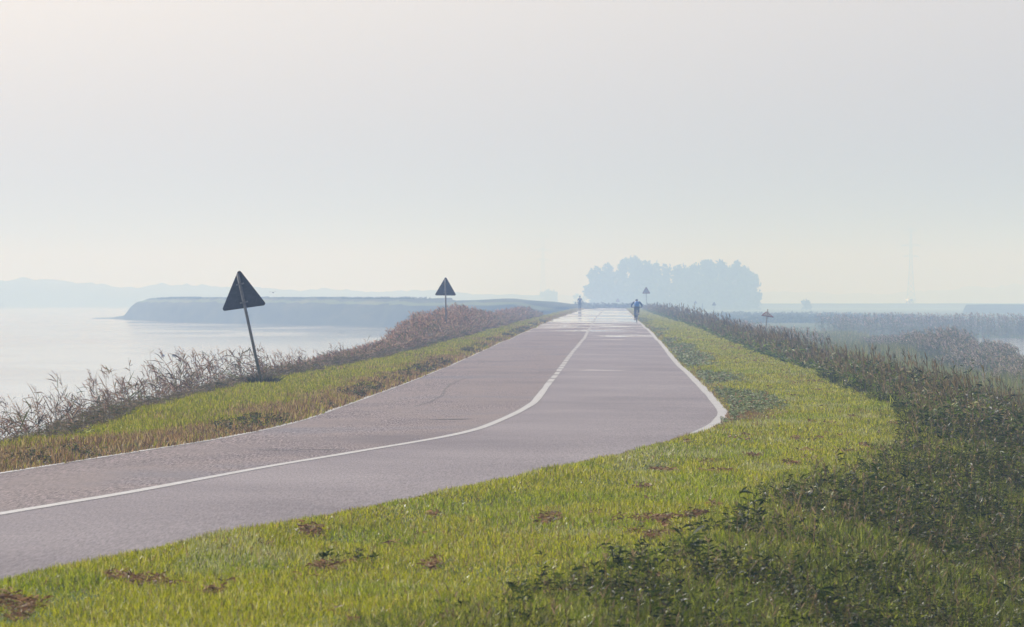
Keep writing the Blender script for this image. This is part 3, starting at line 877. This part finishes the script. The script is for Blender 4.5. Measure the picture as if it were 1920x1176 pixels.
CL = [(1117, 36, 501, 'leftmost tree of the hazy clump, rounded and lower than its neighbour'), (1141, 42, 494, 'broad tree second from the left in the hazy clump'),
      (1166, 40, 488, 'tall tree third from the left in the hazy clump'), (1187, 38, 482, 'tallest tree of the hazy clump, behind the near cyclist'),
      (1209, 38, 490, 'tree of the hazy clump just right of the tallest one'), (1230, 30, 493, 'tree at the left side of the gap in the hazy clump'),
      (1251, 17, 494, 'narrow tree standing alone in the gap of the hazy clump'), (1271, 22, 494, 'narrow crowned tree at the right side of the gap in the clump'),
      (1289, 20, 502, 'lowest narrow tree between the two halves of the hazy clump'), (1308, 32, 494, 'first tree of the right half of the hazy clump'),
      (1330, 42, 488, 'wide domed tree in the middle of the right half of the clump'), (1356, 42, 489, 'wide domed tree under the flat top of the right half'),
      (1381, 40, 491, 'domed tree third from the right end of the clump'), (1401, 34, 501, 'sloping tree second from the right end of the clump'),
      (1413, 20, 515, 'small outermost tree at the right end of the clump')]
for i, (px_, wpx, ty, lab) in enumerate(CL):
    Yt = 2240 + random.uniform(-30, 30)
    pm = F / Yt
    tree((px_ - 960) / pm, Yt, -2.05, (563 - ty) / pm + CAM_Z + 2.05, wpx / pm * (1.06 if wpx > 25 else 1.25), lab, 'trees in the hazy clump beyond the road', (.55 if wpx > 25 else .5),
         3000 if wpx > 25 else 1000, 'tree', .02 if i not in (6, 7, 8) else .3, i)
# underwood of the clump
X, Y = sample_strip(2200, 2270, lambda y: .0 * y + .42, lambda y: .0 * y + 31, lambda y: .0 * y + 96)
n = len(X)
rb = Ribbons()
for k in range(4):
    gap = np.clip(1 - np.exp(-((X - 64) / 6) ** 2) * .2, .3, 1)
    P = np.stack([X + rng.normal(0, .5, n), Y, -2.1 + rng.uniform(0, 12.0, n) * gap], 1)
    rb.add(P, rng.normal(size=(n, 3)) * .8, 0, .9, pal(n, [(.04, .06, .02), (.06, .08, .03)], None, .2), (.6, 1, .5))
tag(rb.build('underwood', M_CROWN), 'hazy undergrowth filling the foot of the tree clump', 'undergrowth', kind='stuff')
tree((1031 - 960) / 3.33, 3200, -2.05, 9.6, 9.5, 'single faint rounded tree left of the runner', 'lone trees near the horizon', .7, 1000, 'tree', .05, 40)
tree((1087 - 960) / 3.4, 3140, -2.05, 7.2, 7, 'small faint tree just left of the clump', 'lone trees near the horizon', .6, 300, 'tree', .05, 41)
tree((1510 - 960) / 4.9, 2170, -2.05, 3.6, 3.2, 'tiny faint tree on the right hand field edge', 'lone trees near the horizon', .6, 200, 'tree', .05, 42)

# ------------------------------------------------------------------ warning signs
M_SIGNBACK = simple('weathered_sign_back', (.075, .08, .09), .55, .3, .2, 14)
M_POST = simple('galvanised_post', (.26, .25, .24), .55, .4, .3, 20)
M_RED = simple('faded_red', (.22, .045, .045), .5, 0, .15, 10)
M_WHITE = simple('faded_white', (.30, .29, .30), .5, 0, .1, 10)
M_BLACK = simple('black_rubber', (.02, .02, .022), .5, 0, .2, 20)

def tri_pts(side, rad, n=5):
    hh = side * math.sqrt(3) / 2
    cs = [(0, hh * 2 / 3), (-side / 2, -hh / 3), (side / 2, -hh / 3)]
    out = []
    for k, (cx, cz) in enumerate(cs):
        d = math.hypot(cx, cz)
        ox, oz = cx * (1 - 2 * rad / d), cz * (1 - 2 * rad / d)
        a0 = math.atan2(cz, cx)
        for j in range(n + 1):
            a = a0 - R(60) + R(120) * j / n
            out.append((ox + rad * math.cos(a), oz + rad * math.sin(a)))
    return out

def add_prism(bm, pts, y0, y1):
    A = [bm.verts.new((x, y0, z)) for x, z in pts]
    B = [bm.verts.new((x, y1, z)) for x, z in pts]
    bm.faces.new(A); bm.faces.new(B[::-1])
    for i in range(len(A)):
        j = (i + 1) % len(A)
        bm.faces.new((A[i], B[i], B[j], A[j]))

def warning_sign(x, Y, z, total, side, tilt, plate_tilt, yaw, label, group, facing='back', pitch=0.0):
    """facing 'back': the dark back of the plate looks at the camera (towards -Y)"""
    root = empty('warning_sign', (x, Y, z))
    root.rotation_euler = (0, tilt, yaw)                  # tilt leans along local X
    tag(root, label, 'traffic sign', group)
    hh = side * math.sqrt(3) / 2
    cz = total - hh * 2 / 3
    bm = bmesh.new()
    add_bar(bm, (0, 0, -.35), (0, 0, total - hh * .10), .032, .032, 14)
    add_ball(bm, (0, 0, total - hh * .10), (.034, .034, .015), 1)
    bm_obj('post', bm, M_POST, root, True)
    s = 1 if facing == 'back' else -1                     # plate on the far side of the post when we see its back
    piv = empty('sign_plate', (0, 0, 0)); bpy.data.objects.remove(piv)
    rot = Matrix.Translation((0, 0, cz)) @ Matrix.Rotation(pitch, 4, 'X') @ Matrix.Rotation(plate_tilt, 4, 'Y')
    def plate(name, pts, y0, y1, mat, parent):
        b = bmesh.new(); add_prism(b, pts, y0, y1)
        bmesh.ops.transform(b, matrix=rot, verts=b.verts)
        return bm_obj(name, b, mat, parent)
    pl = plate('sign_plate', tri_pts(side * 1.07, .045), s * .047, s * .050, M_SIGNBACK, root)
    # folded rim
    b = bmesh.new()
    o, i_ = tri_pts(side * 1.07, .045), tri_pts(side * 1.03, .035)
    Vs = [[b.verts.new((px, yy, pz)) for px, pz in pts] for yy in (s * .030, s * .0465) for pts in (o, i_)]
    m = len(o)
    for k in range(m):
        j = (k + 1) % m
        for (A, B) in ((Vs[0], Vs[1]), (Vs[1], Vs[3]), (Vs[3], Vs[2]), (Vs[2], Vs[0])):
            b.faces.new((A[k], A[j], B[j], B[k]))
    bmesh.ops.transform(b, matrix=rot, verts=b.verts)
    bm_obj('rim', b, M_SIGNBACK, pl)
    plate('red_border', tri_pts(side * 1.04, .042), s * .0505, s * .0525, M_RED, pl)
    plate('white_panel', tri_pts(side * .72, .03), s * .0530, s * .0545, M_WHITE, pl)
    for q in (-.20, .30):
        b = bmesh.new()
        add_box(b, (0, s * .036, cz + q * hh), (.17, .014, .035))
        add_box(b, (0, -s * .036, cz + q * hh), (.08, .010, .035))
        add_bar(b, (-.055, -s * .04, cz + q * hh), (-.055, s * .04, cz + q * hh), .006, .006, 6)
        add_bar(b, (.055, -s * .04, cz + q * hh), (.055, s * .04, cz + q * hh), .006, .006, 6)
        bm_obj('clamp', b, M_POST, root)
    return root

def gz(x, Y): return float(ground_z(np.array([x]), np.array([Y]))[0])
GS = 'triangular warning signs along the road'
# tilt about Y: positive leans to +X, negative to -X
warning_sign(-5.24, 119.0, .02, 2.40, .90, R(-12.3), R(4.4), 0, 'large dark triangular sign leaning left above the reeds', GS)
warning_sign(-2.80, 243.0, -.02, 2.75, .88, R(-1.0), R(1.5), 0, 'upright grey triangular sign on the left verge before the reed thicket', GS)
warning_sign(15.75, 665.0, gz(15.75, 665), 2.9, .90, R(-1.5), 0, 0, 'triangular sign standing just right of the cyclist', GS, 'front')
warning_sign(23.8, 1280.0, -1.9, 4.1, .92, 0, 0, 0, 'tiny faint triangular sign between runner and cyclist', GS, 'front')
warning_sign(13.9, 315.0, gz(13.9, 315) - .25, 2.6, .72, R(6), R(4), R(12), 'leaning bent sign with a rusty red face above the right bank weeds', GS, 'front', R(-64))
warning_sign(38.0, 1070.0, -2.0, 3.45, .80, R(0), 0, 0, 'small dark triangular sign low in the right marsh, nearer one', GS)
warning_sign(41.5, 1290.0, -2.0, 3.7, .75, R(2), 0, 0, 'smallest triangular sign in the right marsh, left of the nearer one', GS)

def marker_post(x, Y, z, h, label):
    root = empty('marker_post', (x, Y, z))
    tag(root, label, 'post', 'marker posts along the road')
    bm = bmesh.new(); add_box(bm, (0, 0, h / 2), (.10, .08, h)); add_box(bm, (0, 0, h + .04), (.12, .10, .08))
    bmesh.ops.bevel(bm, geom=bm.edges[:], offset=.008, segments=1, affect='EDGES')
    bm_obj('shaft', bm, simple('marker_grey', (.18, .18, .18), .7), root)
    b = bmesh.new(); add_box(b, (0, -.043, h * .82), (.07, .004, .14)); bm_obj('reflector', b, M_RED, root)
marker_post(15.6, 610, gz(15.6, 610) - .1, 1.3, 'short dark post just right of the sign by the cyclist')
marker_post(36.5, 1090, -2.0, 3.1, 'thin dark post between the two little marsh signs')

# ------------------------------------------------------------------ tufts as single things
def tuft(x, Y, r, h, label, cols, n=420, name='grass_tuft', group=None):
    root = empty(name, (x, Y, gz(x, Y)))
    tag(root, label, 'grass tuft', group)
    rb = Ribbons()
    a = rng.uniform(0, 6.28, n); rr = r * np.sqrt(rng.uniform(0, 1, n)) * .7
    P = np.stack([np.cos(a) * rr, np.sin(a) * rr * 1.3, np.full(n, -.02)], 1)
    hh = rng.uniform(.5, 1.1, n) * h
    D = np.stack([np.cos(a) * rr * .9 + rng.normal(0, .05, n), np.sin(a) * rr * .9, hh], 1)
    rb.add(P, D, hh * .3, rng.uniform(.008, .016, n), pal(n, cols, None))
    rb.build('leaves', M_WEED, root)
    rb = Ribbons()
    m = n // 6
    rb.add(P[:m], np.stack([rng.normal(0, .07, m), rng.normal(0, .07, m), h * rng.uniform(.7, 1.35, m)], 1), .01, .006, pal(m, [(.12, .09, .06)], None))
    rb.build('stalks', M_WEED, root)
DK = [(.035, .04, .025), (.06, .055, .035), (.04, .06, .02), (.09, .07, .05)]
tuft(-5.10, 115.6, .36, .33, 'dark grass tuft at the foot of the leaning sign', DK)
tuft(-5.75, 74.0, .22, .13, 'bright green grass tuft in front of the near left reeds', [(.36, .40, .02), (.22, .28, .02), (.45, .42, .06)], 260, 'grass_tuft')
tuft(float(XR(40.6)) + .02, 40.6, .03, .13, 'single dark sprig standing at the near right road edge', DK, 40, 'grass_tuft')

def weed_plant(x, Y, h, lean):
    root = empty('weed_plant', (x, Y, gz(x, Y)))
    tag(root, 'dark stemmed weed with long narrow leaves standing out of the foreground growth', 'weed', 'tall weeds standing out of the foreground growth')
    st, lf = Ribbons(), Ribbons()
    m = 4
    D = up_dirs(m, np.full(m, h) * rng.uniform(.7, 1.1, m), .22, (lean, 0)); P = rng.normal(0, .02, (m, 3)); P[:, 2] = -.02
    st.add(P, D, h * .06, .007, pal(m, [(.06, .07, .02), (.10, .07, .04)], None), (1, .8, .5))
    for k in range(11):
        t = rng.uniform(.2, 1.0, m); a = rng.uniform(0, 6.28, m); el = rng.uniform(.2, 1.0, m); L = rng.uniform(.07, .14, m)
        lf.add(P + D * t[:, None], np.stack([np.cos(a) * np.cos(el) * L, np.sin(a) * np.cos(el) * L, np.sin(el) * L], 1), L * rng.uniform(.2, .6, m), L * .16,
               pal(m, [(.035, .055, .01), (.07, .10, .012), (.12, .15, .02)], None), (.4, 1, .06))
    st.build('stem', M_WEED, root); lf.build('leaves', M_WEED, root)
for (x, Y, h) in ((1.80, 42.7, .34), (1.62, 40.8, .27), (.64, 36.1, .24), (.78, 35.2, .20), (1.2, 37.6, .30), (2.44, 48.2, .30), (1.96, 34.8, .30), (3.33, 52.3, .34), (2.32, 33.5, .32), (3.36, 42.7, .36)):
    weed_plant(x, Y, h, rng.uniform(-.2, .2))

# ------------------------------------------------------------------ figures
M_SKIN = simple('skin', (.42, .26, .19), .55, 0, .08, 8)
M_HAIR = simple('dark_hair', (.03, .025, .02), .7, 0, .2, 30)
M_JACKET = simple('blue_jacket', (.015, .22, .72), .6, 0, .15, 12)
M_NAVY = simple('navy_fabric', (.02, .075, .22), .7, 0, .2, 12)
M_DARK = simple('dark_tights', (.03, .05, .10), .7, 0, .2, 12)
M_SHOE = simple('shoe', (.05, .05, .06), .6, 0, .2, 20)
M_BIKE = simple('bike_paint', (.04, .05, .07), .35, .3, .1, 8)
M_STEEL = simple('steel', (.45, .45, .46), .3, .9, .1, 20)
M_RUNSHIRT = simple('light_blue_shirt', (.01, .06, .18), .7, 0, .12, 10)

def skin_obj(name, verts, edges, radii, mat, parent, root=0, sub=2):
    me = bpy.data.meshes.new(name)
    me.from_pydata([tuple(v) for v in verts], edges, [])
    me.update()
    o = link_mesh(name, me, mat, parent)
    md = o.modifiers.new('skin', 'SKIN'); md.use_smooth_shade = True
    sv = me.skin_vertices[0].data
    for i, r in enumerate(radii):
        rr = r if isinstance(r, tuple) else (r, r)
        sv[i].radius = rr
        sv[i].use_root = (i == root)
    s = o.modifiers.new('subdivision', 'SUBSURF'); s.levels = 1; s.render_levels = sub
    return o

def add_hand(V, E, Rr, wrist_i, palm, fdir, side, curl):
    """palm + four fingers and a thumb, from the wrist vertex"""
    p = Vector(palm); f = Vector(fdir).normalized(); s = Vector(side).normalized(); c = Vector(curl).normalized()
    V.append(p); Rr.append((.036, .018)); E.append((wrist_i, len(V) - 1)); pi = len(V) - 1
    for k, (off, ln) in enumerate(((-.03, .070), (-.01, .080), (.01, .074), (.03, .058))):
        a = p + f * .035 + s * off; b = a + f * ln * .5 + c * .012; d = b + f * ln * .25 + c * ln * .45
        base = len(V)
        V += [a, b, d]; Rr += [.0095, .0085, .0075]
        E += [(pi, base), (base, base + 1), (base + 1, base + 2)]
    a = p - s * .032 - f * .008; b = a - s * .012 + f * .03 + c * .012; d = b + f * .022 + c * .014
    base = len(V); V += [a, b, d]; Rr += [.011, .0095, .008]
    E += [(pi, base), (base, base + 1), (base + 1, base + 2)]

def head_parts(root, c, look, hairmat, bald=False):
    """nose, ears and hair on a head centred at c, looking along look"""
    c = Vector(c); q = Vector(look).to_track_quat('Y', 'Z').to_matrix().to_4x4()
    def at(x, y, z): return c + (q @ Vector((x, y, z)))
    b = bmesh.new()
    add_ball(b, at(0, -.008, .018), (.083, .100, .104), 2, q)
    for v in list(b.verts):                                 # leave the face free
        l = q.inverted() @ (v.co - c)
        if l.y > .035 and l.z < .055: v.co = c + (q @ Vector((l.x * .9, .03, l.z)))
    bm_obj('hair', b, hairmat, root, True)

def make_runner(x, Y, z):
    root = empty('person', (x, Y, z))
    tag(root, 'runner in light blue top with bent arms on the left side of the road', 'person')
    # seen from the front, running towards the camera: faces -Y
    V = [Vector(v) for v in ((0, 0, .96), (0, -.01, 1.12), (0, -.03, 1.32), (0, -.04, 1.46), (0, -.05, 1.54), (0, -.06, 1.64), (0, -.06, 1.73),
         (-.17, -.03, 1.43), (-.27, .04, 1.18), (-.22, -.16, 1.06), (.17, -.03, 1.43), (.27, .06, 1.18), (.21, -.14, 1.10),
         (-.10, 0, .92), (-.10, -.16, .54), (-.09, .02, .12), (-.09, -.10, .05),
         (.10, 0, .92), (.09, -.02, .52), (.09, .30, .30), (.09, .30, .19))]
    E = [(0, 1), (1, 2), (2, 3), (3, 4), (4, 5), (5, 6), (2, 7), (7, 8), (8, 9), (2, 10), (10, 11), (11, 12), (0, 13), (13, 14), (14, 15), (15, 16), (0, 17), (17, 18), (18, 19), (19, 20)]
    Rr = [(.14, .10), (.125, .09), (.15, .10), (.06, .055), (.052, .052), (.078, .092), (.06, .07), .055, .040, .026, .055, .040, .026,
          .085, .056, .036, .030, .085, .056, .038, .030]
    add_hand(V, E, Rr, 9, (-.20, -.22, 1.06), (0, -1, .1), (0, 0, 1), (1, 0, 0))
    add_hand(V, E, Rr, 12, (.19, -.20, 1.11), (0, -1, .1), (0, 0, 1), (-1, 0, 0))
    skin_obj('body', V, E, Rr, M_SKIN, root)
    bm = bmesh.new(); add_bar(bm, (0, -.150, 1.655), (0, -.172, 1.630), .010, .016, 8); bm_obj('nose', bm, M_SKIN, root, True)
    for s in (-1, 1):
        bm = bmesh.new(); add_ball(bm, (s * .078, -.055, 1.645), (.012, .02, .032), 1); bm_obj('ear', bm, M_SKIN, root, True)
        bm = bmesh.new(); add_ball(bm, (s * .030, -.142, 1.668), (.013, .008, .008), 1); bm_obj('eye', bm, M_HAIR, root, True)
    bm = bmesh.new(); add_ball(bm, (0, -.143, 1.598), (.026, .008, .008), 1); bm_obj('mouth', bm, M_RED, root, True)
    head_parts(root, (0, -.05, 1.665), (0, -1, 0), M_HAIR)
    T = [(0, 0, .93), (0, -.01, 1.12), (0, -.03, 1.32), (0, -.035, 1.45), (-.17, -.03, 1.43), (-.25, .02, 1.25), (.17, -.03, 1.43), (.25, .04, 1.25)]
    skin_obj('shirt', T, [(0, 1), (1, 2), (2, 3), (2, 4), (4, 5), (2, 6), (6, 7)], [(.16, .115), (.145, .105), (.168, .115), (.085, .07), .070, .058, .070, .058], M_RUNSHIRT, root)
    S = [(0, 0, .96), (-.10, 0, .92), (-.10, -.16, .54), (-.09, .02, .14), (.10, 0, .92), (.09, -.02, .52), (.09, .29, .31)]
    skin_obj('tights', S, [(0, 1), (1, 2), (2, 3), (0, 4), (4, 5), (5, 6)], [(.165, .12), .108, .074, .05, .108, .074, .05], M_DARK, root)
    for pts in (((-.09, .03, .045), (-.09, -.17, .035)), ((.09, .33, .22), (.09, .27, .05))):
        b = bmesh.new(); add_bar(b, pts[0], pts[1], .048, .040, 10); add_ball(b, pts[1], (.042, .042, .036), 2); bm_obj('shoe', b, M_SHOE, root, True)
    return root
make_runner(8.2, 688, float(ZR(688)) - .02).scale = (1.06, 1.06, 1.04)

def make_cyclist(x, Y, z):
    bike = empty('bicycle', (x, Y, z))
    tag(bike, 'dark bicycle ridden by the person in the blue jacket', 'bicycle')
    r = .34
    def wheel(yc):
        b = bmesh.new(); add_torus(b, (0, yc, r), r - .025, .027, n=36)
        w = bm_obj('wheel', b, M_BLACK, bike, True)
        b = bmesh.new(); add_torus(b, (0, yc, r), r - .06, .010, n=36, k=6)
        bm_obj('rim', b, M_STEEL, w, True)
        b = bmesh.new(); add_bar(b, (-.05, yc, r), (.05, yc, r), .02)
        for k in range(16):
            a = k * math.pi / 8
            add_bar(b, ((-1) ** k * .02, yc, r), (0, yc + (r - .065) * math.cos(a), r + (r - .065) * math.sin(a)), .0018, seg=4)
        bm_obj('spokes', b, M_STEEL, w)
    wheel(-.52); wheel(.52)
    b = bmesh.new()
    bb, seat, head, hl = (0, -.10, .30), (0, -.24, .80), (0, .32, .82), (0, .36, .70)
    for p, q, t in ((bb, seat, .018), (seat, head, .018), (bb, hl, .022), (head, hl, .022)): add_bar(b, p, q, t)
    for s in (-1, 1):
        add_bar(b, (s * .02, -.10, .30), (s * .06, -.52, r), .011); add_bar(b, (s * .02, -.24, .78), (s * .06, -.52, r), .009)
    bm_obj('frame', b, M_BIKE, bike, True)
    b = bmesh.new(); add_bar(b, hl, (0, .38, .66), .022)
    for s in (-1, 1): add_bar(b, (s * .05, .38, .67), (s * .05, .52, r), .014)
    add_bar(b, (-.06, .38, .67), (.06, .38, .67), .014)
    bm_obj('fork', b, M_BIKE, bike, True)
    b = bmesh.new(); add_bar(b, head, (0, .30, .95), .015); add_bar(b, (0, .30, .95), (0, .36, .97), .014)
    add_bar(b, (-.34, .30, .98), (0, .36, .97), .013); add_bar(b, (.34, .30, .98), (0, .36, .97), .013)
    hb = bm_obj('handlebar', b, M_BIKE, bike, True)
    for s in (-1, 1):
        b = bmesh.new(); add_bar(b, (s * .22, .321, .976), (s * .35, .298, .981), .017); bm_obj('grip', b, M_BLACK, hb, True)
    b = bmesh.new(); add_bar(b, seat, (0, -.265, .91), .013); bm_obj('seat_post', b, M_STEEL, bike, True)
    b = bmesh.new(); add_ball(b, (0, -.31, .93), (.072, .11, .026)); add_ball(b, (0, -.20, .932), (.030, .13, .022)); bm_obj('saddle', b, M_BLACK, bike, True)
    b = bmesh.new(); add_bar(b, (-.07, -.10, .30), (.07, -.10, .30), .022)
    add_bar(b, (-.075, -.10, .30), (-.075, -.08, .13), .011); add_bar(b, (.075, -.10, .30), (.075, -.12, .47), .011)
    add_bar(b, (.05, -.10, .30), (.056, -.10, .30), .09, seg=24)
    cr = bm_obj('crank', b, M_STEEL, bike, True)
    for s, zz, yy in ((-1, .13, -.08), (1, .47, -.12)):
        b = bmesh.new(); add_box(b, (s * .13, yy, zz), (.09, .08, .02)); bm_obj('pedal', b, M_BLACK, cr)
    # rider
    root = empty('person', (x, Y, z))
    tag(root, 'cyclist in a bright blue jacket bent over the handlebar at the right road edge', 'person')
    V = [Vector(v) for v in ((0, -.29, 1.02), (0, -.18, 1.16), (0, .0, 1.30), (0, .10, 1.36), (0, .16, 1.39), (0, .21, 1.44), (0, .25, 1.50),
         (-.19, .04, 1.33), (-.36, .16, 1.14), (-.34, .27, 1.01), (.19, .04, 1.33), (.36, .16, 1.14), (.34, .27, 1.01),
         (-.10, -.27, .96), (-.12, -.02, .56), (-.12, -.14, .22), (-.12, -.04, .165),
         (.10, -.27, .96), (.12, .10, .82), (.12, -.12, .56), (.12, -.02, .505))]
    E = [(0, 1), (1, 2), (2, 3), (3, 4), (4, 5), (5, 6), (2, 7), (7, 8), (8, 9), (2, 10), (10, 11), (11, 12), (0, 13), (13, 14), (14, 15), (15, 16), (0, 17), (17, 18), (18, 19), (19, 20)]
    Rr = [(.15, .11), (.135, .10), (.16, .11), (.07, .06), (.055, .055), (.078, .088), (.062, .07), .06, .043, .028, .06, .043, .028,
          .09, .06, .040, .032, .09, .06, .040, .032]
    add_hand(V, E, Rr, 9, (-.315, .295, 1.005), (0, 1, -.1), (-1, 0, 0), (0, 0, -1))
    add_hand(V, E, Rr, 12, (.315, .295, 1.005), (0, 1, -.1), (1, 0, 0), (0, 0, -1))
    skin_obj('body', V, E, Rr, M_SKIN, root)
    bm = bmesh.new(); add_bar(bm, (0, .325, 1.475), (0, .348, 1.452), .010, .016, 8); bm_obj('nose', bm, M_SKIN, root, True)
    for s in (-1, 1):
        bm = bmesh.new(); add_ball(bm, (s * .078, .23, 1.455), (.012, .02, .03), 1); bm_obj('ear', bm, M_SKIN, root, True)
    b = bmesh.new(); add_ball(b, (0, .225, 1.478), (.095, .125, .075), 3)
    for v in b.verts:
        if v.co.z < 1.47: v.co.z = 1.47 + (v.co.z - 1.47) * .15
    bm_obj('helmet', b, M_DARK, root, True)
    T = [(0, -.29, .98), (0, -.18, 1.16), (0, .0, 1.30), (0, .09, 1.36)]
    skin_obj('jacket', T, [(0, 1), (1, 2), (2, 3)], [(.18, .14), (.185, .13), (.225, .14), (.11, .09)], M_JACKET, root)
    for s in (-1, 1):
        A = [(s * .10, .01, 1.33), (s * .20, .04, 1.335), (s * .365, .16, 1.14), (s * .342, .265, 1.015)]
        skin_obj('sleeve', A, [(0, 1), (1, 2), (2, 3)], [.08, .078, .055, .038], M_NAVY, root)
    S = [(0, -.29, 1.00), (-.10, -.27, .95), (-.12, -.02, .56), (-.12, -.13, .26), (.10, -.27, .95), (.12, .10, .82), (.12, -.11, .60)]
    skin_obj('tights', S, [(0, 1), (1, 2), (2, 3), (0, 4), (4, 5), (5, 6)], [(.17, .13), .105, .070, .048, .105, .072, .050], M_DARK, root)
    for (xx, yy, zz) in ((-.12, -.10, .17), (.12, -.10, .51)):
        b = bmesh.new(); add_ball(b, (xx, yy - .06, zz), (.04, .06, .045)); add_ball(b, (xx, yy + .04, zz - .012), (.045, .11, .032)); bm_obj('shoe', b, M_SHOE, root, True)
make_cyclist(8.42, 384, float(road_z(8.42, 384)))

# ------------------------------------------------------------------ birds
M_FEATHER = simple('grey_brown_feather', (.10, .085, .075), .8, 0, .3, 20)
M_DARKF = simple('dark_feather', (.03, .03, .03), .7, 0, .3, 20)
def duck(x, Y, rz, label):
    root = empty('duck', (x, Y, -2.25), rz)
    root.scale = (.62, .62, .62)
    tag(root, label, 'duck', 'ducks floating on the left water')
    b = bmesh.new()
    add_ball(b, (0, 0, .05), (.21, .11, .09), 3); add_ball(b, (-.19, 0, .10), (.09, .05, .03), 2)
    add_bar(b, (.14, 0, .08), (.20, 0, .20), .045, .034); add_ball(b, (.215, 0, .225), (.055, .04, .042), 2)
    bm_obj('body', b, M_FEATHER, root, True)
    b = bmesh.new(); add_bar(b, (.255, 0, .22), (.31, 0, .205), .016, .012, 8); bm_obj('bill', b, M_DARKF, root, True)
duck(-25.1, 409, R(160), 'small dark duck on the left water, left one of the pair')
duck(-24.3, 409, R(20), 'small dark duck on the left water, right one of the pair')
root = empty('bird', (-18.9, 450, 2.35), R(100))
tag(root, 'bird flying low over the bank right of the leaning sign', 'bird')
b = bmesh.new(); add_ball(b, (0, 0, 0), (.17, .045, .045), 2); add_ball(b, (.17, 0, .02), (.045, .03, .03), 2); add_bar(b, (.2, 0, .02), (.26, 0, .015), .01, .004, 6)
add_ball(b, (-.19, 0, 0), (.07, .05, .012), 1)
bm_obj('body', b, M_DARKF, root, True)
for s in (-1, 1):
    b = bmesh.new()
    add_prism(b, [(.07, 0), (.09, .02), (-.02, .02), (-.07, 0)], 0, .01)
    b.free(); b = bmesh.new()
    P0 = [(.07, s * .03, .01), (-.07, s * .03, .01), (-.08, s * .18, .07), (.06, s * .18, .075), (-.06, s * .36, .03), (-.01, s * .36, .032)]
    for dz in (0, .008):
        vs = [b.verts.new((p[0], p[1], p[2] + dz)) for p in P0]
        b.faces.new((vs[0], vs[1], vs[2], vs[3])); b.faces.new((vs[3], vs[2], vs[4], vs[5]))
    bm_obj('wing', b, M_DARKF, root)

# ------------------------------------------------------------------ distant van and pylons
M_VAN = simple('white_van_paint', (.75, .76, .78), .25, 0, .05, 2)
M_GLASS = simple('dark_glass', (.03, .04, .05), .08, 0, .1, 2)
vx, vY = (1706 - 960) / (F / 2592), 2592
van = empty('van', (vx, vY, .30), R(-62))
tag(van, 'tiny pale van on the distant bank at the right', 'van')
b = bmesh.new()
pts = [(-2.2, .35), (2.2, .35), (2.25, .95), (1.5, 1.15), (.95, 1.95), (-2.1, 2.0), (-2.25, 1.2)]
add_prism(b, pts, -.92, .92); bmesh.ops.bevel(b, geom=b.edges[:], offset=.08, segments=2, affect='EDGES')
bm_obj('body', b, M_VAN, van, True)
b = bmesh.new(); rot = Matrix.Rotation(R(34.5), 4, 'Y').inverted()
add_box(b, (1.245, 0, 1.56), (.02, 1.55, .85), Matrix.Rotation(R(-34.5), 4, 'Y')); bm_obj('windscreen', b, M_GLASS, van)
for s in (-1, 1):
    b = bmesh.new(); add_box(b, (.45, s * .925, 1.5), (.9, .012, .5)); bm_obj('side_window', b, M_GLASS, van)
    for xx in (-1.4, 1.4):
        b = bmesh.new(); add_bar(b, (xx, s * .70, .34), (xx, s * .95, .34), .34, .34, 20); bm_obj('wheel', b, M_BLACK, van, True)
    b = bmesh.new(); add_ball(b, (2.22, s * .65, .82), (.05, .16, .1), 2); bm_obj('headlight', b, M_STEEL, van, True)

M_PYLON = simple('pylon_steel', (.16, .17, .18), .6, .3, .1, 1)
def pylon(x, Y, z, H, label):
    root = empty('pylon', (x, Y, z))
    tag(root, label, 'pylon', 'power pylons near the horizon')
    b = bmesh.new()
    def hw(t): return np.interp(t, [0, .25, .55, 1], [3.4, 1.9, 1.0, .45])
    lv = np.linspace(0, 1, 15)
    for s in ((-1, -1), (1, -1), (1, 1), (-1, 1)):
        for a, c in zip(lv[:-1], lv[1:]):
            add_bar(b, (s[0] * hw(a), s[1] * hw(a), a * H), (s[0] * hw(c), s[1] * hw(c), c * H), .16, seg=4)
    for a, c in zip(lv[:-1], lv[1:]):
        for s in (-1, 1):
            add_bar(b, (-hw(a), s * hw(a), a * H), (hw(c), s * hw(c), c * H), .11, seg=4)
            add_bar(b, (hw(a), s * hw(a), a * H), (-hw(c), s * hw(c), c * H), .11, seg=4)
            add_bar(b, (-hw(c), s * hw(c), c * H), (hw(c), s * hw(c), c * H), .1, seg=4)
    bm_obj('tower', b, M_PYLON, root)
    for t, w in ((.98, 4.0), (.78, 6.6), (.64, 5.2)):
        b = bmesh.new()
        for s in (-1, 1):
            add_bar(b, (0, 0, t * H + .9), (s * w, 0, t * H), .16, seg=4); add_bar(b, (0, 0, t * H - .5), (s * w, 0, t * H), .16, seg=4)
            add_bar(b, (s * w, 0, t * H), (s * w, 0, t * H - 1.6), .12, seg=6)
        bm_obj('cross_arm', b, M_PYLON, root)
pylon((1708 - 960) / (F / 3900), 3900, -2, 53, 'very faint lattice pylon above the distant van')
pylon((1018 - 960) / (F / 4500), 4500, -2, 56, 'barely visible lattice pylon in the haze left of the runner')

# ------------------------------------------------------------------ haze
HZ, nt, p = new_mat('haze_air')
nt.nodes.remove(p)
pv = N(nt, 'ShaderNodeVolumePrincipled')
pv.inputs['Color'].default_value = (.38, .575, 1.0, 1)
pv.inputs['Absorption Color'].default_value = (1, 1, 1, 1)
pv.inputs['Density'].default_value = .00122
pv.inputs['Anisotropy'].default_value = .04
nt.links.new(pv.outputs[0], nt.nodes['Material Output'].inputs['Volume'])
b = bmesh.new(); add_box(b, (0, 3170, 24), (1700, 6480, 56))
o = bm_obj('haze', b, HZ)
tag(o, 'pale morning haze over the water and the road', 'haze', kind='stuff')
print('ribbon verts', sum(len(m.vertices) for m in bpy.data.meshes))
